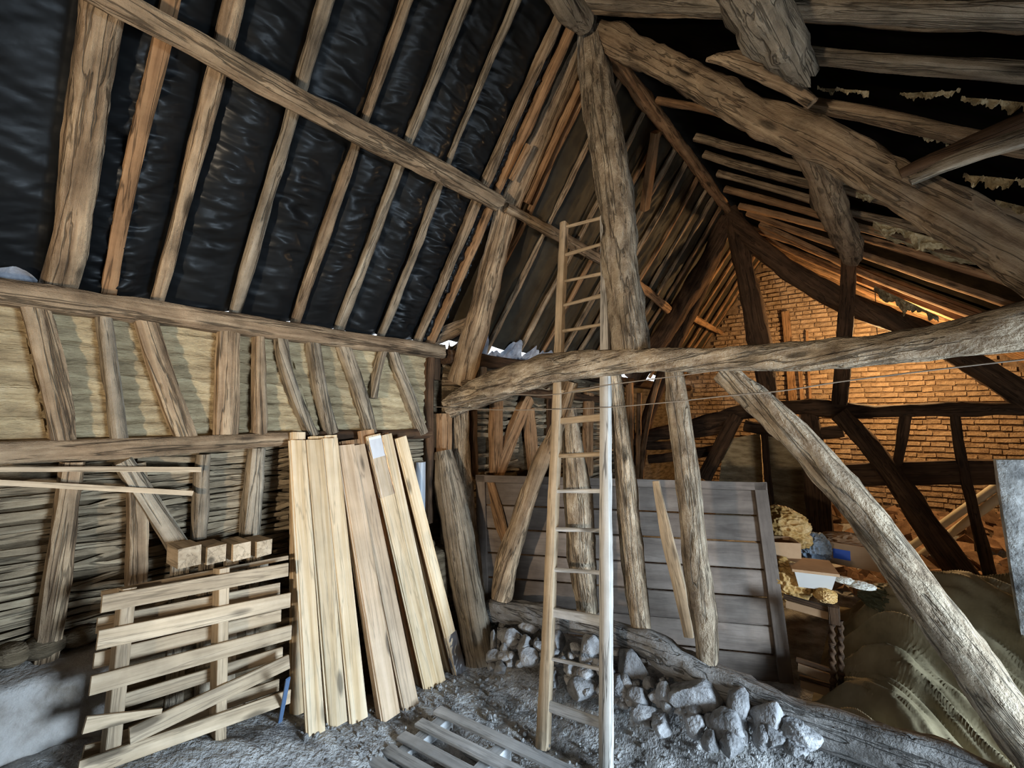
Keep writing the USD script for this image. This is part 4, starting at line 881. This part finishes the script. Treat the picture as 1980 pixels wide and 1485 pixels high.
obj('tarpaulin', grid(np.stack([tx, ty, hh], -1)), TARP, None, 'olive-brown crumpled tarpaulin over the heap behind the sill log', 'tarpaulin', kind='thing', smooth=True)
def th(x, y):
    i = int(np.clip(np.searchsorted(np.linspace(-.42, 2.1, 240), x), 0, 239)); j = int(np.clip(np.searchsorted(np.linspace(3.02, 5.6, 240), y), 0, 239)); return hh[i, j]
def blob(name, c, r, m, label, cat, seed, amp=.35, fr=4.2, folds=.25, flat=.0, **kw):
    s = trimesh.creation.icosphere(5); v = np.array(s.vertices)
    k = amp * fbm(v * fr * .5 + seed, 3, seed) + folds * ((1 - np.abs(fbm(v * fr + seed * 2, 3, seed + 1)) * 5).clip(-1, 1)) * .35
    v = v * (1 + k)[:, None] * np.asarray(r); v[:, 2] = np.maximum(v[:, 2], -r[2] * .7)
    return obj(name, (v, np.array(s.faces)), m, None, label, cat, smooth=True, xf=local(v, np.asarray(c))[1], **kw)
P35, P4, P45 = PY(3.9), PY(4.0), PY(4.4)
blob('tarpaulin_fold', PY(4.3)(1745, 1165), (.22, .18, .10), TARPG, 'dark green tarpaulin bulge on top of the heap', 'tarpaulin', 21, folds=.4)
blob('sack', PY(4.5)(1508, 1024), (.20, .16, .17), SACKY, 'crumpled golden-yellow sack at the top of the heap', 'sack', 5, folds=.5)
blob('sack', PY(4.05)(1515, 1125), (.16, .14, .15), SACKY, 'dull yellow sack under the plastic tub', 'sack', 6, folds=.5)
blob('sack', PY(3.95)(1596, 1152), (.065, .06, .05), SACKY, 'small ochre bag just above the twisted chair post', 'bag', 7, folds=.3)
blob('plastic_bag', PY(4.7)(1572, 1062), (.12, .10, .13), plain('bag_blue', (.30, .38, .48), .4), 'crumpled blue-white plastic bag behind the brown box', 'bag', 8, folds=.5)
blob('red_rag', PY(4.5)(1489, 993), (.04, .04, .05), plain('red_cloth', (.45, .10, .07), .9), 'small red rag at the panel edge above the sack', 'rag', 9)
def open_box(name, c, sx, sy, sz, yaw, m, label, cat, t=.008, flaps=False):
    th_ = thing(name, label, cat); ca, sa = math.cos(yaw), math.sin(yaw)
    x = np.eye(4); x[0, :2] = ca, sa; x[1, :2] = -sa, ca; x[3, :3] = c
    for nm, lo, hi in [('base', (-sx, -sy, 0), (sx, sy, t)), ('side', (-sx, -sy, 0), (-sx + t, sy, sz)), ('side', (sx - t, -sy, 0), (sx, sy, sz)), ('side', (-sx, -sy, 0), (sx, -sy + t, sz)), ('side', (-sx, sy - t, 0), (sx, sy, sz))]:
        obj(nm, box(lo, hi, .001), m, th_, xf=x)
    return th_, x
b1, x1 = open_box('cardboard_box', PY(4.2)(1512, 1082) , .10, .10, .155, .5, CARD, 'small reddish-brown cardboard box below the yellow sack', 'box')
tub = thing('storage_tub', 'white plastic tub with a tan lid on the heap', 'tub')
c = PY(4.05)(1570, 1128); x = np.eye(4); a = .25; x[0, :2] = math.cos(a), math.sin(a); x[1, :2] = -math.sin(a), math.cos(a); x[3, :3] = c
v, f = box([-1, -1, 0], [1, 1, 1]); k = .78 + .22 * v[:, 2]; v = np.stack([v[:, 0] * .125 * k, v[:, 1] * .15 * k, v[:, 2] * .115], 1); obj('body', (v, f), WHITEP, tub, xf=x)
obj('lid', box([-.14, -.165, .115], [.14, .165, .133]), CARD, tub, 'tan lid', xf=x)
b2, x2 = open_box('cardboard_box', PY(5.0)(1646, 1088), .22, .14, .18, -.12, CARD, 'wide cardboard box with blue print beyond the heap', 'box')
obj('blue_print', box([-.10, -.1425, .05], [.02, -.14, .13]), BLUE, b2, 'blue printed patch', xf=x2)
blob('cardboard_scraps', PY(5.1)(1640, 1046), (.20, .12, .06), CARD, 'torn wrapping scraps lying in the wide cardboard box', 'scraps', 12, folds=.6)
for k, (px, py, r, an) in enumerate([(1632, 1122, (.055, .05, .02), 0), (1665, 1132, (.075, .05, .022), 0)]):
    blob('work_glove', PY(4.1)(px, py) , r, CLOTHW, ['folded white work glove on the tarpaulin, left one', 'white work glove with spread fingers on the tarpaulin'][k], 'glove', 30 + k, folds=.5)
for k in range(4):
    a = PY(4.08)(1672 + k * 4, 1128 + k * 4); timber('glove_finger', [a, a + np.array([.07, -.02, -.02 - .012 * k])], .018, .016, (0, 0, 1), CLOTHW, stage.GetPrimAtPath('/World/work_glove_001') if False else None, label='cloth finger %s of the white spread glove' % ordn[k], cat='glove finger', sq=2, amp=.002, n=8) if False else None
# old chair with barley-twist posts
ch = thing('chair', 'old dark chair frame with barley-twist posts and tan panels', 'chair')
PC = PY(3.72)
def twist(a, b, r, m, nm='twisted_post', turns=9):
    L = np.linalg.norm(b - a); n = 90; s = np.linspace(0, 1, n); th_ = np.linspace(0, 2 * np.pi, 15)[:-1]
    rad = r * (1 + .28 * np.sin(2 * (th_[None] / 2 * 2) + s[:, None] * turns * 2 * np.pi))
    P = np.stack([rad * np.cos(th_), rad * np.sin(th_), np.repeat(s[:, None] * L, 14, 1)], -1)
    P = np.concatenate([P, P[:, :1]], 1)
    ez = nz(b - a); ex = nz(np.cross([0, 1, 0], ez)); ey = np.cross(ez, ex); x = np.eye(4); x[0, :3] = ex; x[1, :3] = ey; x[2, :3] = ez; x[3, :3] = a
    obj(nm, grid(P), m, ch, xf=x, smooth=True)
twist(PC(1612, 1355), PC(1608, 1195), .018, OAKD); twist(PC(1627, 1362), PC(1625, 1200), .016, OAKD)
board('block', PC(1614, 1205), PC(1612, 1172), (0, -1, 0), .06, .06, OAKD, ch)
def rl(a, b, w, m, nm, T=.03): 
    A, B = PC(*a), PC(*b); board(nm, A, B, (0, -1, 0), w, T, m, ch)
rl((1515, 1153), (1612, 1180), .03, OAKD, 'top_rail'); rl((1520, 1168), (1606, 1192), .05, CARD, 'panel', .015)
rl((1540, 1275), (1606, 1296), .025, OAKD, 'rail'); rl((1543, 1290), (1606, 1312), .055, CARD, 'panel', .015); rl((1545, 1308), (1606, 1326), .025, OAKD, 'rail'); rl((1548, 1322), (1606, 1340), .05, CARD, 'panel', .015)
# whitewashed post at the right edge
rp = tpx('post', PY(4.0), [(1952, 888), (1966, 980), (1990, 1130), (2010, 1260)], [60, 62, 66, 70], POSTW, ext=(0, .7), label='grey whitewashed squared post end at the right edge', cat='post', kind='thing', sq=7, amp=.006)
# far rubble: broken clay tiles against the gable
blob('tile_heap_core', (.3, 8.8, -.16), (1.7, .42, .36), EARTH, 'dirt heap under the broken clay tiles by the gable', 'dirt heap', 40, folds=.2, kind='thing')
for k in range(170):
    px, py = rng.uniform(1600, 1985), 0; py = rng.uniform(np.interp(px, [1600, 1750, 1985], [985, 995, 985]), 1150)
    y = np.interp(py, [985, 1150], [8.75, 6.9]) + rng.uniform(-.15, .1)
    p = PY(y)(px, py)
    if p[2] < .02: p = PZ(.03)(px, py)
    w, h = rng.uniform(.06, .15), rng.uniform(.05, .11)
    ax_ = trimesh.transformations.random_rotation_matrix(rng.random(3))[:3, :3]
    tlt = trimesh.transformations.euler_matrix(rng.normal(.9, .45), rng.normal(0, .45), rng.uniform(-1.2, 1.2))[:3, :3]
    v, f = box([-w, -h, -.007], [w, h, .007], .012); v[:, 2] += -.25 * v[:, 0] ** 2 / max(w, .01)
    obj('clay_tile', (v @ tlt.T, f), TILE, None, 'broken clay roof tile in the heap against the brick gable', 'tile', 'broken clay tiles heaped by the gable', kind='thing', xf=local(v, p)[1])
for k, (a, b, l) in enumerate([((1712, 1092), (1948, 925), 'upper cream drainpipe slanting over the tile heap'), ((1775, 1078), (1952, 948), 'lower cream drainpipe slanting over the tile heap')]):
    A, B = PY(7.6)(*a), PY(7.0)(*b); timber('drain_pipe', [A, B], .085, .085, (0, -1, 0), PIPEC, label=l, cat='pipe', sq=2, amp=0, n=20, smooth=True)
# boards leaning on the gable
for k, (a, b, w, l) in enumerate([((1518, 602), (1534, 775), 16, 'reddish board leaning upright on the gable'), ((1560, 640), (1566, 775), 5, 'thin stick leaning on the gable right of the reddish board'), ((1545, 700), (1552, 775), 8, 'pale stick on the gable beside the reddish board')]):
    tpx('leaning_board', PY(GY - .08), [a, ((a[0] + b[0]) / 2, (a[1] + b[1]) / 2), (b[0] + 12, b[1] + 170)], w, OAKR, label=l, cat='board', sq=6, amp=.004, d=.03)
# wires strung under the tie beam
def wire(pxs, l, y=2.58, r=.0032):
    P = [PY(y)(*p) for p in pxs]
    timber('wire', P, r * 2, r * 2, (0, 0, 1), WIRE, label=l, cat='wire', sq=2, amp=0, n=6, res=.05, smooth=True)
wire([(800, 785), (867, 788), (935, 792), (1050, 792), (1167, 788), (1300, 777), (1400, 766), (1500, 757), (1625, 738), (1800, 716), (1990, 694)], 'long thin wire strung across below the tie beam, lower one')
wire([(872, 783), (968, 765), (1079, 762), (1170, 745), (1300, 728), (1400, 714)], 'short thin wire under the tie beam, upper one')
# the far lamp, out of view behind the second truss, lighting the gable
lf_ = thing('work_lamp', 'unseen lamp on a black flex, placed behind the second truss to light the gable', 'lamp')
s = trimesh.creation.icosphere(3, .032); obj('bulb', (np.array(s.vertices) * [1, 1, 1.2], np.array(s.faces)), BULBM, lf_, 'glowing bulb', smooth=True, xf=local(s.vertices, LAMP_FAR + np.array([0, 0, -.0]))[1]) if False else None
cyl = trimesh.creation.cylinder(.022, .07); obj('socket', (np.array(cyl.vertices), np.array(cyl.faces)), BLACKP, lf_, xf=local(0, LAMP_FAR + np.array([0, 0, .095]))[1])
timber('flex', [LAMP_FAR + np.array([0, 0, .12]), np.array([LAMP_FAR[0], LAMP_FAR[1] - .02, zR(LAMP_FAR[0], LAMP_FAR[1]) + .02])], .008, .008, (1, 0, 0), BLACKP, lf_, sq=2, amp=0, n=6)
ln_ = thing('flood_lamp', 'unseen lamp on a stand behind the camera, placed to light the upper timbers', 'lamp')  # body of the unseen lamp behind the camera
fz = nz(LAMP_NEAR - LAMP_AIM); fx = nz(np.cross([0, 0, 1], fz)); fy = np.cross(fz, fx)
fm = np.eye(4); fm[0, :3] = fx; fm[1, :3] = fy; fm[2, :3] = fz; fm[3, :3] = LAMP_NEAR
obj('housing', box([-.15, -.11, .012], [.15, .11, .09], .002), BLACKP, ln_, xf=fm)
timber('stand', [LAMP_NEAR + fz * .06 + np.array([0, 0, -.11]), np.array([LAMP_NEAR[0] + fz[0] * .06, LAMP_NEAR[1] + fz[1] * .06, -.02])], .03, .03, (1, 0, 0), BLACKP, ln_, sq=2, amp=0, n=8)
